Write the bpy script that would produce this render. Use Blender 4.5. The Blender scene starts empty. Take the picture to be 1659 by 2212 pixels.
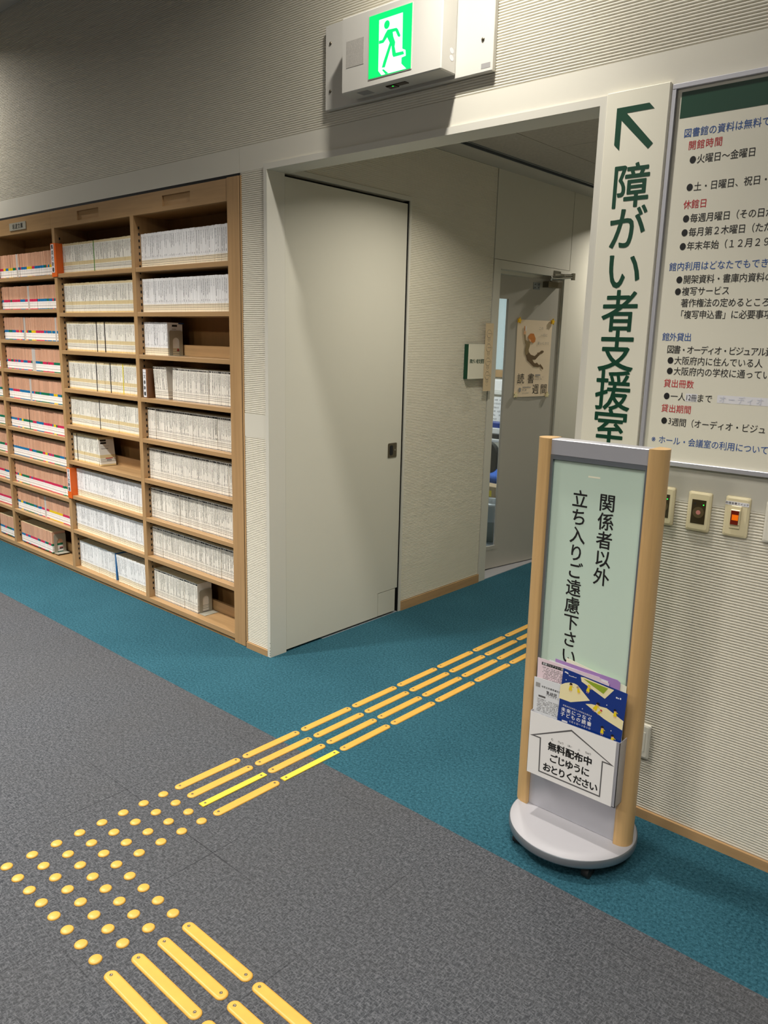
import bpy, bmesh, math, random
from mathutils import Vector, Matrix
random.seed(7)
SC = bpy.context.scene
COL = SC.collection

# ------------------------------------------------------------------ camera
cam_d = bpy.data.cameras.new('camera')
cam = bpy.data.objects.new('camera', cam_d)
COL.objects.link(cam)
SC.camera = cam
R = ((0.7465227549978047, 0.6649353576434938, 0.02376439408036185),
     (0.1609354172553399, -0.14579559605924888, -0.9761369963496813),
     (-0.645603258776888, 0.7325330124473896, -0.2158513792668819))
cam.matrix_world = Matrix(((R[0][0], -R[1][0], -R[2][0], 2.80917),
                           (R[0][1], -R[1][1], -R[2][1], -2.36818),
                           (R[0][2], -R[1][2], -R[2][2], 1.559), (0, 0, 0, 1)))
cam_d.sensor_fit = 'HORIZONTAL'
cam_d.sensor_width = 36.0
cam_d.lens = 36.0 * 1683.877 / 1659.0
cam_d.clip_start = 0.05

# ------------------------------------------------------------------ world, lights, exposure
W = bpy.data.worlds.new('world'); SC.world = W; W.use_nodes = True
W.node_tree.nodes['Background'].inputs[0].default_value = (0.9, 0.95, 1.0, 1)
W.node_tree.nodes['Background'].inputs[1].default_value = 0.02
VS = SC.view_settings
SC.display_settings.display_device = 'sRGB'
VS.view_transform = 'Standard'; VS.look = 'None'; VS.gamma = 1.0; VS.use_curve_mapping = False
VS.exposure = 0.0

def area(name, loc, power, size, spread=180, col=(1, 0.93, 0.82), sy=None):
    l = bpy.data.lights.new(name, 'AREA')
    l.energy = power; l.color = col; l.spread = math.radians(spread)
    if sy: l.shape = 'RECTANGLE'; l.size = size; l.size_y = sy
    else: l.shape = 'DISK'; l.size = size
    o = bpy.data.objects.new(name, l); o.location = loc; COL.objects.link(o)
    return o
def beam(name, loc, power, ang, r, col):
    l = bpy.data.lights.new(name, 'SPOT'); l.energy = power; l.color = col
    l.spot_size = math.radians(ang); l.spot_blend = 0.7; l.shadow_soft_size = r
    o = bpy.data.objects.new(name, l); o.location = loc; COL.objects.link(o)
WARM = (1, 0.955, 0.885)
# wall-washing downlights along the shelf wall, hall ceiling 3.45 m
area('downlight_hall', (1.22, -0.46, 3.43), 25, 0.11, 158, WARM)
beam('downlight_hall_beam', (1.22, -0.46, 3.425), 82, 72, 0.055, WARM)
area('downlight_hall_far', (-3.35, -0.46, 3.43), 27, 0.11, 158, WARM)
# general ceiling lights before the shelves, then added fill for right and upper walls
for x, y, p, w, d in ((-2.7, -1.75, 78, 112, 0.22), (-0.9, -1.75, 76, 112, 0.22), (1.5, -2.6, 36, 120, 0.9), (3.4, -2.1, 44, 120, 0.9),
                      (-2.6, -5.2, 60, 172, 0.6), (0.2, -5.2, 60, 172, 0.6), (3.0, -5.4, 64, 172, 0.6)):
    area('ceiling_and_fill_lamp', (x, y, 3.43), p, d, w, WARM)
# downlights of the recess
area('downlight_recess', (0.78, 0.72, 2.555), 14.5, 0.10, 136, (1, 0.94, 0.82))
area('downlight_recess_far', (0.42, 3.35, 2.555), 17, 0.05, 142, (1, 0.94, 0.82))
# office behind the ajar door
area('office_lamp', (-1.3, 3.0, 2.48), 48, 0.9, 180, (0.92, 0.97, 1.0), 0.9)

# ------------------------------------------------------------------ materials
def lin(c):
    return tuple(((v / 255) / 12.92 if v / 255 <= 0.04045 else ((v / 255 + 0.055) / 1.055) ** 2.4) for v in c)

class NT:
    def __init__(s, name):
        s.m = bpy.data.materials.new(name); s.m.use_nodes = True
        s.t = s.m.node_tree; s.b = s.t.nodes['Principled BSDF']
    def n(s, typ, **kw):
        o = s.t.nodes.new(typ)
        for k, v in kw.items(): setattr(o, k, v)
        return o
    def l(s, a, b): s.t.links.new(a, b)
    def put(s, sock, v):
        if isinstance(v, (int, float)): sock.default_value = v
        elif isinstance(v, tuple): sock.default_value = v if len(v) == 4 or len(sock.default_value) == 3 else (*v, 1)
        else: s.l(v, sock)
    def math(s, op, a, b=0.0, c=None):
        o = s.n('ShaderNodeMath', operation=op)
        s.put(o.inputs[0], a); s.put(o.inputs[1], b)
        if c is not None: s.put(o.inputs[2], c)
        return o.outputs[0]
    def mix(s, f, a, b):
        o = s.n('ShaderNodeMix', data_type='RGBA')
        s.put(o.inputs[0], f); s.put(o.inputs[6], a); s.put(o.inputs[7], b)
        return o.outputs[2]
    def coord(s, which='Object'): return s.n('ShaderNodeTexCoord').outputs[which]
    def mapping(s, v, sc):
        o = s.n('ShaderNodeMapping'); s.l(v, o.inputs[0]); o.inputs['Scale'].default_value = sc; return o.outputs[0]
    def noise(s, v, scale, detail=2, rough=0.5):
        o = s.n('ShaderNodeTexNoise'); s.l(v, o.inputs['Vector'])
        o.inputs['Scale'].default_value = scale; o.inputs['Detail'].default_value = detail; o.inputs['Roughness'].default_value = rough
        return o.outputs['Fac']
    def bump(s, h, strength, dist):
        o = s.n('ShaderNodeBump'); s.put(o.inputs['Height'], h)
        o.inputs['Strength'].default_value = strength; o.inputs['Distance'].default_value = dist
        s.l(o.outputs[0], s.b.inputs['Normal'])
    def between(s, v, a, b):
        return s.math('MULTIPLY', s.math('GREATER_THAN', v, a), s.math('LESS_THAN', v, b))

def mat(name, rgb, rough=0.5, metal=0.0, var=0.0, vscale=8.0, bump=0.0, bscale=200.0, spec=0.5, emit=0.0, alpha=None, trans=0.0, coat=0.0):
    s = NT(name); c = lin(rgb)
    s.b.inputs['Roughness'].default_value = rough; s.b.inputs['Metallic'].default_value = metal
    s.b.inputs['Specular IOR Level'].default_value = spec
    if coat: s.b.inputs['Coat Weight'].default_value = coat; s.b.inputs['Coat Roughness'].default_value = 0.1
    if trans: s.b.inputs['Transmission Weight'].default_value = trans
    if var:
        f = s.noise(s.coord(), vscale, 4, 0.6)
        lo = tuple(v * (1 - var) for v in c); hi = tuple(min(1, v * (1 + var)) for v in c)
        s.l(s.mix(f, lo, hi), s.b.inputs['Base Color'])
    else: s.b.inputs['Base Color'].default_value = (*c, 1)
    if bump: s.bump(s.noise(s.coord(), bscale, 3), bump, 0.002)
    if emit:
        s.b.inputs['Emission Color'].default_value = (*c, 1); s.b.inputs['Emission Strength'].default_value = emit
    return s.m

def wood(name, rgb, sc, var=0.22, rough=0.42):
    s = NT(name); c = lin(rgb)
    f = s.noise(s.mapping(s.coord(), sc), 1.0, 5, 0.65)
    f2 = s.noise(s.mapping(s.coord(), tuple(v * 0.22 for v in sc)), 1.0, 2, 0.5)
    k = s.math('ADD', s.math('MULTIPLY', f, 0.6), s.math('MULTIPLY', f2, 0.4))
    k = s.math('MULTIPLY_ADD', k, 1.9, -0.45)
    lo = (c[0] * (1 - var), c[1] * (1 - var * 1.15), c[2] * (1 - var * 1.3)); hi = tuple(min(1, v * (1 + var)) for v in c)
    s.l(s.mix(k, lo, hi), s.b.inputs['Base Color'])
    s.b.inputs['Roughness'].default_value = rough
    s.bump(f, 0.05, 0.001)
    return s.m

def carpet_grey():
    s = NT('carpet_grey'); o = s.coord()
    a = s.noise(s.mapping(o, (70, 210, 100)), 1, 3, 0.7)
    b = s.noise(s.mapping(o, (210, 70, 100)), 1, 3, 0.7)
    g = s.noise(o, 1.1, 4, 0.6)
    k = s.math('MULTIPLY_ADD', s.math('MAXIMUM', a, b), 4.2, -1.95)
    col = s.mix(k, lin((54, 57, 62)), lin((112, 114, 119)))
    col = s.mix(s.math('MULTIPLY_ADD', g, 0.9, -0.25), col, lin((78, 77, 76)))
    sx = s.n('ShaderNodeSeparateXYZ'); s.l(o, sx.inputs[0])
    ms = []
    for ax, off in ((0, SEAM[0]), (1, SEAM[1])):   # seams of the 50 cm carpet tiles
        fr = s.math('FRACT', s.math('MULTIPLY', s.math('ADD', sx.outputs[ax], 50 - off + 0.25), 2.0))
        ms.append(s.math('LESS_THAN', s.math('ABSOLUTE', s.math('SUBTRACT', fr, 0.5)), 0.0035))
    pat = s.math('MULTIPLY_ADD', s.noise(o, 2.2, 2), 3.0, -1.35); pat.node.use_clamp = True
    seam = s.math('MULTIPLY', s.math('MAXIMUM', ms[0], ms[1]), pat)
    s.l(s.mix(seam, col, lin((36, 37, 41))), s.b.inputs['Base Color'])
    s.b.inputs['Roughness'].default_value = 0.95; s.b.inputs['Specular IOR Level'].default_value = 0.15
    s.bump(k, 0.6, 0.003)
    return s.m
SEAM = (1.03, -1.11)

def carpet_blue(name='carpet_blue', a=(20, 57, 69), b=(65, 115, 131)):
    s = NT(name); o = s.coord()
    f = s.noise(s.mapping(o, (105, 105, 105)), 1, 5, 0.85)
    g = s.noise(o, 2.0, 2)
    k = s.math('MULTIPLY_ADD', s.math('ADD', f, s.math('MULTIPLY', g, 0.12)), 2.9, -1.22)
    s.l(s.mix(k, lin(a), lin(b)), s.b.inputs['Base Color'])
    s.b.inputs['Roughness'].default_value = 0.95; s.b.inputs['Specular IOR Level'].default_value = 0.12
    s.bump(f, 0.9, 0.004)
    return s.m

def spine(name, base, ink, zt, zlen, zvar, bands, wmark=0.0036, dens=0.5, cell=(0.0010, 0.0016), headband=None, varc=0.12):
    """Paper spine with a column of small print: U, V of the mesh are metres across and up the spine."""
    s = NT(name)
    uv = s.coord('UV'); sp = s.n('ShaderNodeSeparateXYZ'); s.l(uv, sp.inputs[0]); U, V = sp.outputs[0], sp.outputs[1]
    at = s.n('ShaderNodeAttribute', attribute_name='rnd').outputs['Fac']
    wn = s.n('ShaderNodeTexWhiteNoise', noise_dimensions='1D'); s.put(wn.inputs['W'], at); r2 = wn.outputs['Value']
    cb = s.n('ShaderNodeCombineXYZ')
    s.put(cb.inputs[0], s.math('FLOOR', s.math('MULTIPLY', U, 1 / cell[0])))
    s.put(cb.inputs[1], s.math('FLOOR', s.math('MULTIPLY', V, 1 / cell[1])))
    s.put(cb.inputs[2], s.math('MULTIPLY', at, 91.7))
    w3 = s.n('ShaderNodeTexWhiteNoise', noise_dimensions='3D'); s.l(cb.outputs[0], w3.inputs['Vector'])
    c = s.mix(at, tuple(v * (1 - varc) for v in lin(base)), lin(base))
    zlow = s.math('SUBTRACT', zt - zlen, s.math('MULTIPLY', r2, -zvar))
    txt = s.math('MULTIPLY', s.math('LESS_THAN', V, zt), s.math('GREATER_THAN', V, zlow))
    txt2 = s.between(V, 0.050, s.math('MULTIPLY_ADD', r2, 0.012, 0.054))
    txt = s.math('MAXIMUM', txt, txt2)
    txt = s.math('MULTIPLY', txt, s.math('LESS_THAN', s.math('ABSOLUTE', U), s.math('MULTIPLY_ADD', r2, wmark * 0.5, wmark * 0.6)))
    txt = s.math('MULTIPLY', txt, s.math('LESS_THAN', w3.outputs['Value'], dens))
    c = s.mix(txt, c, lin(ink))
    for (z0, z1, col) in bands:
        cc = lin(col) if isinstance(col, tuple) else s.n('ShaderNodeAttribute', attribute_name='band').outputs['Color']
        c = s.mix(s.between(V, z0, z1), c, cc)
    if headband:
        c = s.mix(s.math('MULTIPLY', s.between(V, headband[0], headband[1]), s.math('LESS_THAN', s.math('ABSOLUTE', U), 0.0043)), c, lin((14, 14, 14)))
    s.l(c, s.b.inputs['Base Color'])
    s.b.inputs['Roughness'].default_value = 0.3; s.b.inputs['Specular IOR Level'].default_value = 0.4
    return s.m

M = {}
M['wall'] = mat('wall_paint', (208, 204, 190), 0.75, var=0.03, vscale=3, bump=0.06, bscale=400)
M['rib'] = mat('ribbed_wall', (218, 213, 198), 0.7, var=0.03, vscale=3)
M['steel'] = mat('painted_steel', (206, 203, 191), 0.45, var=0.02, vscale=4)
M['door'] = mat('door_paint', (205, 202, 188), 0.5, var=0.02, vscale=4)
M['door2'] = mat('door_grey', (176, 172, 163), 0.45, var=0.02, vscale=4)
M['ceil'] = mat('ceiling_board', (168, 162, 152), 0.9, var=0.25, vscale=60, bump=0.5, bscale=160)
M['ceilw'] = mat('ceiling_white', (190, 185, 174), 0.8, var=0.02)
M['black'] = mat('dark_gap', (14, 13, 12), 0.8, var=0.1)
M['gcarpet'] = carpet_grey()
M['bcarpet'] = carpet_blue()
M['ocarpet'] = carpet_blue('carpet_office', (120, 128, 134), (160, 168, 174))
M['wv'] = wood('oak_vertical', (172, 138, 96), (60, 60, 3))
M['wh'] = wood('oak_horizontal', (170, 137, 96), (3, 60, 60))
M['wback'] = wood('oak_back', (150, 112, 66), (30, 30, 3))
M['wbase'] = wood('oak_skirting', (174, 140, 98), (4, 4, 60))
M['beech'] = wood('beech_post', (198, 162, 110), (90, 90, 5), 0.14, 0.38)
M['silver'] = mat('satin_aluminium', (190, 190, 196), 0.42, 0.55, var=0.03)
M['silverd'] = mat('aluminium_edge', (140, 146, 152), 0.35, 0.7, var=0.03)
M['white'] = mat('white_laminate', (170, 168, 172), 0.5, var=0.02)
M['panelg'] = mat('pale_green_sheet', (196, 216, 200), 0.32, var=0.03, vscale=6, coat=0.6)
M['glass'] = mat('clear_acrylic', (235, 240, 238), 0.03, trans=1.0)
M['paper'] = mat('white_paper', (232, 230, 227), 0.35, var=0.02, vscale=5)
M['paper2'] = mat('office_paper', (216, 218, 220), 0.6, var=0.02)
M['pinkp'] = mat('pink_paper', (226, 206, 212), 0.6, var=0.02)
M['purp'] = mat('purple_paper', (168, 132, 190), 0.6, var=0.02)
M['creamp'] = mat('cream_paper', (238, 236, 212), 0.6, var=0.02)
M['ink'] = mat('black_ink', (22, 21, 20), 0.5, var=0.1)
M['inkg'] = mat('grey_ink', (92, 90, 90), 0.5, var=0.1)
M['inkl'] = mat('pale_ink', (150, 148, 146), 0.6, var=0.05)
M['dgreen'] = mat('deep_green', (0, 62, 40), 0.4, var=0.03)
M['blue'] = mat('blue_print', (38, 82, 150), 0.5, var=0.03)
M['red'] = mat('red_print', (186, 38, 46), 0.5, var=0.03)
M['signw'] = mat('sign_ivory', (226, 222, 204), 0.35, var=0.015)
M['sticker'] = mat('white_sticker', (226, 225, 228), 0.4, var=0.02)
M['ivory'] = mat('ivory_plastic', (222, 210, 172), 0.35, var=0.03)
M['ivoryl'] = mat('pale_plastic', (222, 218, 204), 0.35, var=0.03)
M['smoke'] = mat('smoked_window', (58, 46, 28), 0.15, var=0.2, vscale=40)
M['smoke2'] = mat('smoked_button', (92, 78, 52), 0.25, var=0.1)
M['rosy'] = mat('rosy_button', (198, 130, 120), 0.4, var=0.05)
M['ledg'] = mat('green_led', (40, 255, 70), 0.4, emit=3.0)
M['orange'] = mat('orange_card', (222, 98, 18), 0.5, var=0.04)
M['brown'] = mat('brown_board', (112, 72, 40), 0.5, var=0.08)
M['amber'] = mat('amber_lamp', (236, 110, 10), 0.3, emit=0.35)
M['amberd'] = mat('amber_dark', (110, 26, 6), 0.3, var=0.1)
M['yel'] = mat('guide_yellow', (204, 156, 66), 0.42, var=0.12, vscale=25)
M['yelb'] = mat('guide_yellow_new', (226, 192, 62), 0.4, var=0.04, vscale=25)
M['screw'] = mat('screw_steel', (120, 112, 96), 0.35, 0.9, var=0.1)
M['chrome'] = mat('chrome', (200, 198, 192), 0.2, 1.0, var=0.03)
M['exitw'] = mat('lamp_housing', (204, 201, 192), 0.45, var=0.015)
M['exitg'] = mat('lit_green', (0, 205, 96), 0.4, emit=0.95)
M['exitl'] = mat('lit_white', (206, 244, 246), 0.4, emit=0.85)
M['mesh'] = mat('speaker_mesh', (176, 172, 164), 0.6, var=0.45, vscale=420)
M['bookend'] = mat('bookend_steel', (176, 172, 156), 0.45, 0.2, var=0.03)
M['pages'] = mat('page_edges', (206, 190, 150), 0.8, var=0.25, vscale=160)
M['poster'] = mat('poster_paper', (234, 214, 186), 0.6, var=0.03, vscale=8)
M['fig1'] = mat('figure_shirt', (142, 122, 84), 0.6, var=0.1, vscale=60)
M['fig2'] = mat('figure_trousers', (104, 82, 52), 0.6, var=0.12, vscale=60)
M['fig3'] = mat('figure_hair', (204, 124, 50), 0.6, var=0.2, vscale=90)
M['skin'] = mat('figure_skin', (226, 176, 132), 0.6, var=0.03)
M['kraft'] = mat('kraft_paper', (214, 192, 156), 0.7, var=0.03)
M['star'] = mat('star_pin_yellow', (240, 190, 20), 0.35, var=0.05)
M['starw'] = mat('flower_pin_cream', (236, 224, 178), 0.35, var=0.05)
M['fblue'] = mat('flyer_blue', (10, 50, 128), 0.35, var=0.03)
M['fcream'] = mat('flyer_cream', (236, 224, 176), 0.45, var=0.03)
M['fyel'] = mat('flyer_yellow', (232, 206, 22), 0.45, var=0.03)
M['fgreen'] = mat('flyer_green', (142, 164, 40), 0.45, var=0.2, vscale=150)
M['rubber'] = mat('black_rubber', (24, 23, 23), 0.6, var=0.1)
M['chairb'] = mat('chair_black', (28, 28, 30), 0.7, var=0.1)
M['chairs'] = mat('chair_blue', (52, 100, 190), 0.8, var=0.08)
M['bin'] = mat('bin_grey', (138, 140, 132), 0.5, var=0.05)
M['bag'] = mat('bin_liner', (226, 232, 236), 0.12, var=0.1, trans=0.55)
M['card'] = mat('cardboard', (176, 154, 122), 0.8, var=0.05)
M['lemon'] = mat('yellow_label', (236, 214, 60), 0.5, var=0.05)
M['frost'] = mat('frosted_board', (196, 212, 214), 0.3, var=0.05, vscale=6)
M['deskt'] = mat('desk_grey', (214, 212, 206), 0.4, var=0.02)

M['sp_black'] = spine('spine_black_band', (244, 239, 228), (18, 17, 16), 0.155, 0.04, -0.06,
    [(0.0380, 0.0400, (110, 102, 90)), (0.0300, 0.0320, (150, 142, 128)), (0.0200, 0.0220, (96, 90, 82)), (0.0020, 0.0048, (26, 26, 24))], headband=(0.1600, 0.1680), wmark=0.0024, dens=0.62)
M['sp_white'] = spine('spine_white', (246, 246, 246), (70, 72, 80), 0.160, 0.03, -0.07,
    [(0.0, 0.040, (250, 238, 212)), (0.0345, 0.0365, (60, 54, 46)), (0.0285, 0.030, (130, 120, 100)), (0.0215, 0.0235, (96, 88, 74)), (0.012, 0.0135, (90, 80, 66))], wmark=0.0026, dens=0.55)
M['sp_cream'] = spine('spine_cream_band', (244, 241, 230), (40, 38, 36), 0.156, 0.035, -0.065,
    [(0.161, 0.174, (224, 206, 162)), (0.047, 0.067, (222, 204, 158)), (0.0, 0.043, (238, 235, 222)), (0.0385, 0.0402, (92, 88, 84)), (0.0310, 0.0326, (120, 116, 110)), (0.0240, 0.0260, (60, 56, 52)), (0.0, 0.009, (230, 204, 146))], wmark=0.0028, dens=0.6)
M['sp_rose'] = spine('spine_rose', (226, 178, 148), (196, 142, 112), 0.146, 0.07, -0.01,
    [(0.006, 0.050, (244, 240, 236)), (0.049, 0.065, 'band'), (0.0380, 0.0392, (170, 166, 162)), (0.0205, 0.0225, (70, 66, 66)), (0.0, 0.006, 'band')], wmark=0.005, dens=0.4, varc=0.22)
M['sp_plain'] = spine('spine_plain', (200, 200, 200), (30, 30, 30), 0.12, 0.02, -0.02, [(-0.01, 0.3, 'band')])

# ------------------------------------------------------------------ mesh helpers
class MB:
    def __init__(s): s.v = []; s.f = []; s.mi = []; s.sm = []
    def add(s, vs, fs, mi=0, smooth=False):
        o = len(s.v); s.v += [tuple(v) for v in vs]
        for f in fs: s.f.append([o + i for i in f]); s.mi.append(mi); s.sm.append(smooth)
    def box(s, x0, x1, y0, y1, z0, z1, mi=0):
        s.add([(x0, y0, z0), (x1, y0, z0), (x1, y1, z0), (x0, y1, z0), (x0, y0, z1), (x1, y0, z1), (x1, y1, z1), (x0, y1, z1)],
              [(0, 3, 2, 1), (4, 5, 6, 7), (0, 1, 5, 4), (1, 2, 6, 5), (2, 3, 7, 6), (3, 0, 4, 7)], mi)
        return s
    def bbox(s, x0, x1, y0, y1, z0, z1, b=0.002, mi=0, seg=1):
        bm = bmesh.new(); bmesh.ops.create_cube(bm, size=1)
        for v in bm.verts:
            v.co = Vector(((x0 + x1) / 2 + v.co.x * (x1 - x0), (y0 + y1) / 2 + v.co.y * (y1 - y0), (z0 + z1) / 2 + v.co.z * (z1 - z0)))
        bmesh.ops.bevel(bm, geom=bm.edges[:] + bm.verts[:], offset=b, segments=seg, profile=0.5, affect='EDGES')
        bm.verts.index_update()
        s.add([v.co[:] for v in bm.verts], [[v.index for v in f.verts] for f in bm.faces], mi); bm.free()
        return s
    def prism(s, pts, fr, h, mi=0, smooth=False):
        """pts (u, v) outline on frame fr, thickness h along its normal"""
        n = len(pts)
        a = [fr(u, v, 0) for u, v in pts]; b = [fr(u, v, h) for u, v in pts]
        s.add(a + b, [list(range(n))[::-1], list(range(n, 2 * n))], mi)
        s.add(a + b, [(i, (i + 1) % n, n + (i + 1) % n, n + i) for i in range(n)], mi, smooth)
        return s
    def poly(s, pts, fr, off, mi=0):
        s.add([fr(u, v, off) for u, v in pts], [list(range(len(pts)))], mi); return s
    def lathe(s, prof, c=(0, 0, 0), n=32, mi=0, smooth=True):
        vs = []
        for r, z in prof:
            for k in range(n):
                a = 2 * math.pi * k / n; vs.append((c[0] + r * math.cos(a), c[1] + r * math.sin(a), c[2] + z))
        fs = [(i * n + k, i * n + (k + 1) % n, (i + 1) * n + (k + 1) % n, (i + 1) * n + k) for i in range(len(prof) - 1) for k in range(n)]
        s.add(vs, fs, mi, smooth)
        s.add(vs[:n], [list(range(n))[::-1]], mi); s.add(vs[-n:], [list(range(n))], mi)
        return s
    def tube(s, p, q, r, n=12, mi=0):
        p, q = Vector(p), Vector(q); d = (q - p).normalized()
        a = d.orthogonal().normalized(); b = d.cross(a)
        vs = [c + r * (a * math.cos(2 * math.pi * k / n) + b * math.sin(2 * math.pi * k / n)) for c in (p, q) for k in range(n)]
        s.add(vs, [(k, (k + 1) % n, n + (k + 1) % n, n + k) for k in range(n)], mi, True)
        s.add(vs, [list(range(n))[::-1], list(range(n, 2 * n))], mi)
        return s
    def build(s, name, mats, parent=None, loc=None):
        me = bpy.data.meshes.new(name); me.from_pydata(s.v, [], s.f)
        for m in (mats if isinstance(mats, (list, tuple)) else [mats]): me.materials.append(M[m] if isinstance(m, str) else m)
        me.polygons.foreach_set('material_index', s.mi); me.polygons.foreach_set('use_smooth', s.sm); me.update()
        o = bpy.data.objects.new(name, me); COL.objects.link(o)
        if loc: o.location = loc
        if parent: o.parent = parent
        return o

def struct(o): o['kind'] = 'structure'; return o
def tag(o, label, cat, group=None):
    o['label'] = label; o['category'] = cat
    if group: o['group'] = group
    return o
def thing(name, label, cat, loc=(0, 0, 0), group=None):
    o = bpy.data.objects.new(name, None); o.empty_display_size = 0.05; o.location = loc; COL.objects.link(o)
    return tag(o, label, cat, group)

def fr_y(y, x0=0, z0=0):           # plane facing -y (towards the hall): u -> x, v -> z, offset towards the hall
    return lambda u, v, n: (x0 + u, y - n, z0 + v)
def fr_x(x, y0=0, z0=0):           # plane facing +x: u -> y, v -> z
    return lambda u, v, n: (x + n, y0 + u, z0 + v)
def rect(a, b, c, d): return [(a, c), (b, c), (b, d), (a, d)]
def rrect(a, b, c, d, r, n=4):
    out = []
    for cx, cz, t0 in ((b - r, d - r, 0), (a + r, d - r, 90), (a + r, c + r, 180), (b - r, c + r, 270)):
        for k in range(n + 1):
            t = math.radians(t0 + 90 * k / n); out.append((cx + r * math.cos(t), cz + r * math.sin(t)))
    return out
def ell(cx, cz, rx, rz, n=16): return [(cx + rx * math.cos(2 * math.pi * k / n), cz + rz * math.sin(2 * math.pi * k / n)) for k in range(n)]

# ------------------------------------------------------------------ lettering
_G = {}
def glyph(ch):
    if ch not in _G:
        cu = bpy.data.curves.new('t', 'FONT'); cu.body = ch; cu.size = 1; cu.resolution_u = 3; cu.fill_mode = 'FRONT'
        ob = bpy.data.objects.new('t', cu); COL.objects.link(ob)
        dg = bpy.context.evaluated_depsgraph_get(); dg.update()
        ev = ob.evaluated_get(dg); me = ev.to_mesh()
        _G[ch] = ([(v.co.x, v.co.y) for v in me.vertices], [tuple(p.vertices) for p in me.polygons])
        ev.to_mesh_clear(); bpy.data.objects.remove(ob); bpy.data.curves.remove(cu)
    return _G[ch]
_k = glyph('国')[0]
_kx = [p[0] for p in _k]; _ky = [p[1] for p in _k]
KCX, KCY = (min(_kx) + max(_kx)) / 2, (min(_ky) + max(_ky)) / 2
KEM = (max(_kx) - min(_kx)) / 0.84
def put(mb, ch, fr, cu, cv, w, h=None, off=0.0, n=0.0004, mi=0, fit=False):
    """one character with its em box centred on (cu, cv)"""
    h = h or w
    if ch in ' 　': return
    vs, fs = glyph(ch)
    if not vs: return
    if fit:
        xs = [p[0] for p in vs]; ys = [p[1] for p in vs]
        ox, oy = (min(xs) + max(xs)) / 2, (min(ys) + max(ys)) / 2
    else: ox, oy = KCX, KCY
    # strokes are thickened by laying the outline down again, shifted round a small circle
    k = 8 if off >= 0.009 else 4
    sh = [(off * math.cos(2 * math.pi * i / k), off * math.sin(2 * math.pi * i / k)) for i in range(k)] if off > 0 else [(0, 0)]
    for i, (dx, dy) in enumerate(sh):
        mb.add([fr(cu + ((x - ox) / KEM + dx) * w, cv + ((y - oy) / KEM + dy) * h, n + i * 1e-6) for x, y in vs], fs, mi)
def line(mb, s, fr, u0, u1, v, w, h=None, v1=None, off=0.0, n=0.0004, mi=0):
    k = max(1, len(s) - 1)
    for i, ch in enumerate(s):
        put(mb, ch, fr, u0 + (u1 - u0) * i / k, v + ((v1 - v) * i / k if v1 is not None else 0), w, h, off, n, mi, fit=ch in '●・0123456789')

# ------------------------------------------------------------------ room shell
RP = 0.0088
def ribs(mb, fr, u0, u1, v0, v1, depth=0.0036, mi=0):
    n = max(1, round((v1 - v0) / RP)); p = (v1 - v0) / n
    prof = []
    for i in range(n):
        b = v0 + i * p
        prof += [(b, -depth), (b + 0.16 * p, -depth), (b + 0.34 * p, -0.0006), (b + 0.60 * p, 0.0), (b + 0.88 * p, -0.0005)]
    prof.append((v1, -depth))
    vs = [fr(u, v, d) for v, d in prof for u in (u0, u1)]
    mb.add(vs, [(2 * i, 2 * i + 1, 2 * i + 3, 2 * i + 2) for i in range(len(prof) - 1)], mi)

H = 3.45
F0 = fr_y(0.0)
b = MB()
b.box(-9, 9, -14, -0.512, -0.06, 0, 0)
b.box(-9, 9, -0.512, 0.0, -0.06, 0, 1); b.box(-5, -0.0, 0.0, 0.35, -0.06, 0, 1); b.box(0, 4.4, 0.0, 5.05, -0.06, 0, 1)
b.box(-3.2, 0.0, 0.35, 5.05, -0.06, 0, 2)
struct(b.build('floor', ['gcarpet', 'bcarpet', 'ocarpet']))

b = MB()
b.box(-9, 9, 0.004, 0.11, 2.386, H, 1); ribs(b, F0, -5, 4.4, 2.386, H); b.box(-9, -4.8, 0.004, 0.11, 0, 2.386, 1); b.box(4.4, 9, 0.004, 0.11, 0, 2.386, 1)
b.box(-5, -0.2015, 0.0, 0.11, 2.279, 2.386, 1); b.box(-0.1985, 4.4, 0.0, 0.11, 2.295, 2.386, 1)
b.box(-0.2015, -0.1985, 0.002, 0.11, 2.279, 2.386, 1)
b.box(-0.1985, -0.022, 0.004, 0.11, 0, 2.295, 1); b.box(-0.1985, -0.022, 0.0, 0.004, 2.279, 2.295, 1)
for z0, z1 in ((0.03, 1.09), (1.2, 2.279)): ribs(b, F0, -0.186, -0.022, z0, z1)
b.box(-0.186, -0.022, 0.0, 0.004, 1.09, 1.2, 1)
b.box(1.59, 4.4, 0.004, 0.11, 0, 2.295, 1); b.box(1.59, 4.4, 0.0, 0.004, 1.098, 2.295, 1); ribs(b, F0, 1.59, 4.4, 0.03, 1.098)
struct(b.build('wall_back', ['rib', 'wall']))
# trim round the opening
b = MB()
b.box(-0.022, 0.0, -0.008, 0.0963, 0, 2.295); b.box(1.567, 1.59, -0.008, 0.11, 0, 2.295); b.box(0.0, 1.567, -0.008, 0.11, 2.27, 2.295)
for z in (0.012, 0.022, 0.035, 0.050, 0.075): b.tube((-0.002, -0.0083, z), (-0.002, -0.0075, z), 0.0022, 8, 1)
struct(b.build('trim_1', ['steel', 'black']))
b = MB(); b.box(-0.186, -0.022, -0.010, 0.0, 0, 0.032); b.box(1.59, 4.4, -0.010, 0.0, 0, 0.032)
struct(b.build('baseboard_back', ['wbase']))
b = MB(); b.box(-9, 9, -14, 0.11, H, H + 0.06); struct(b.build('ceiling', ['ceilw']))
b = MB(); b.box(-9, 9, -14.1, -14, 0, H); struct(b.build('wall_front', ['wback']))
b = MB(); b.box(-9.1, -9, -14, 0.35, 0, H); struct(b.build('wall_west', ['wall']))
b = MB(); b.box(9, 9.1, -14, 0.11, 0, H); struct(b.build('wall_east', ['wall']))

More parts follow.
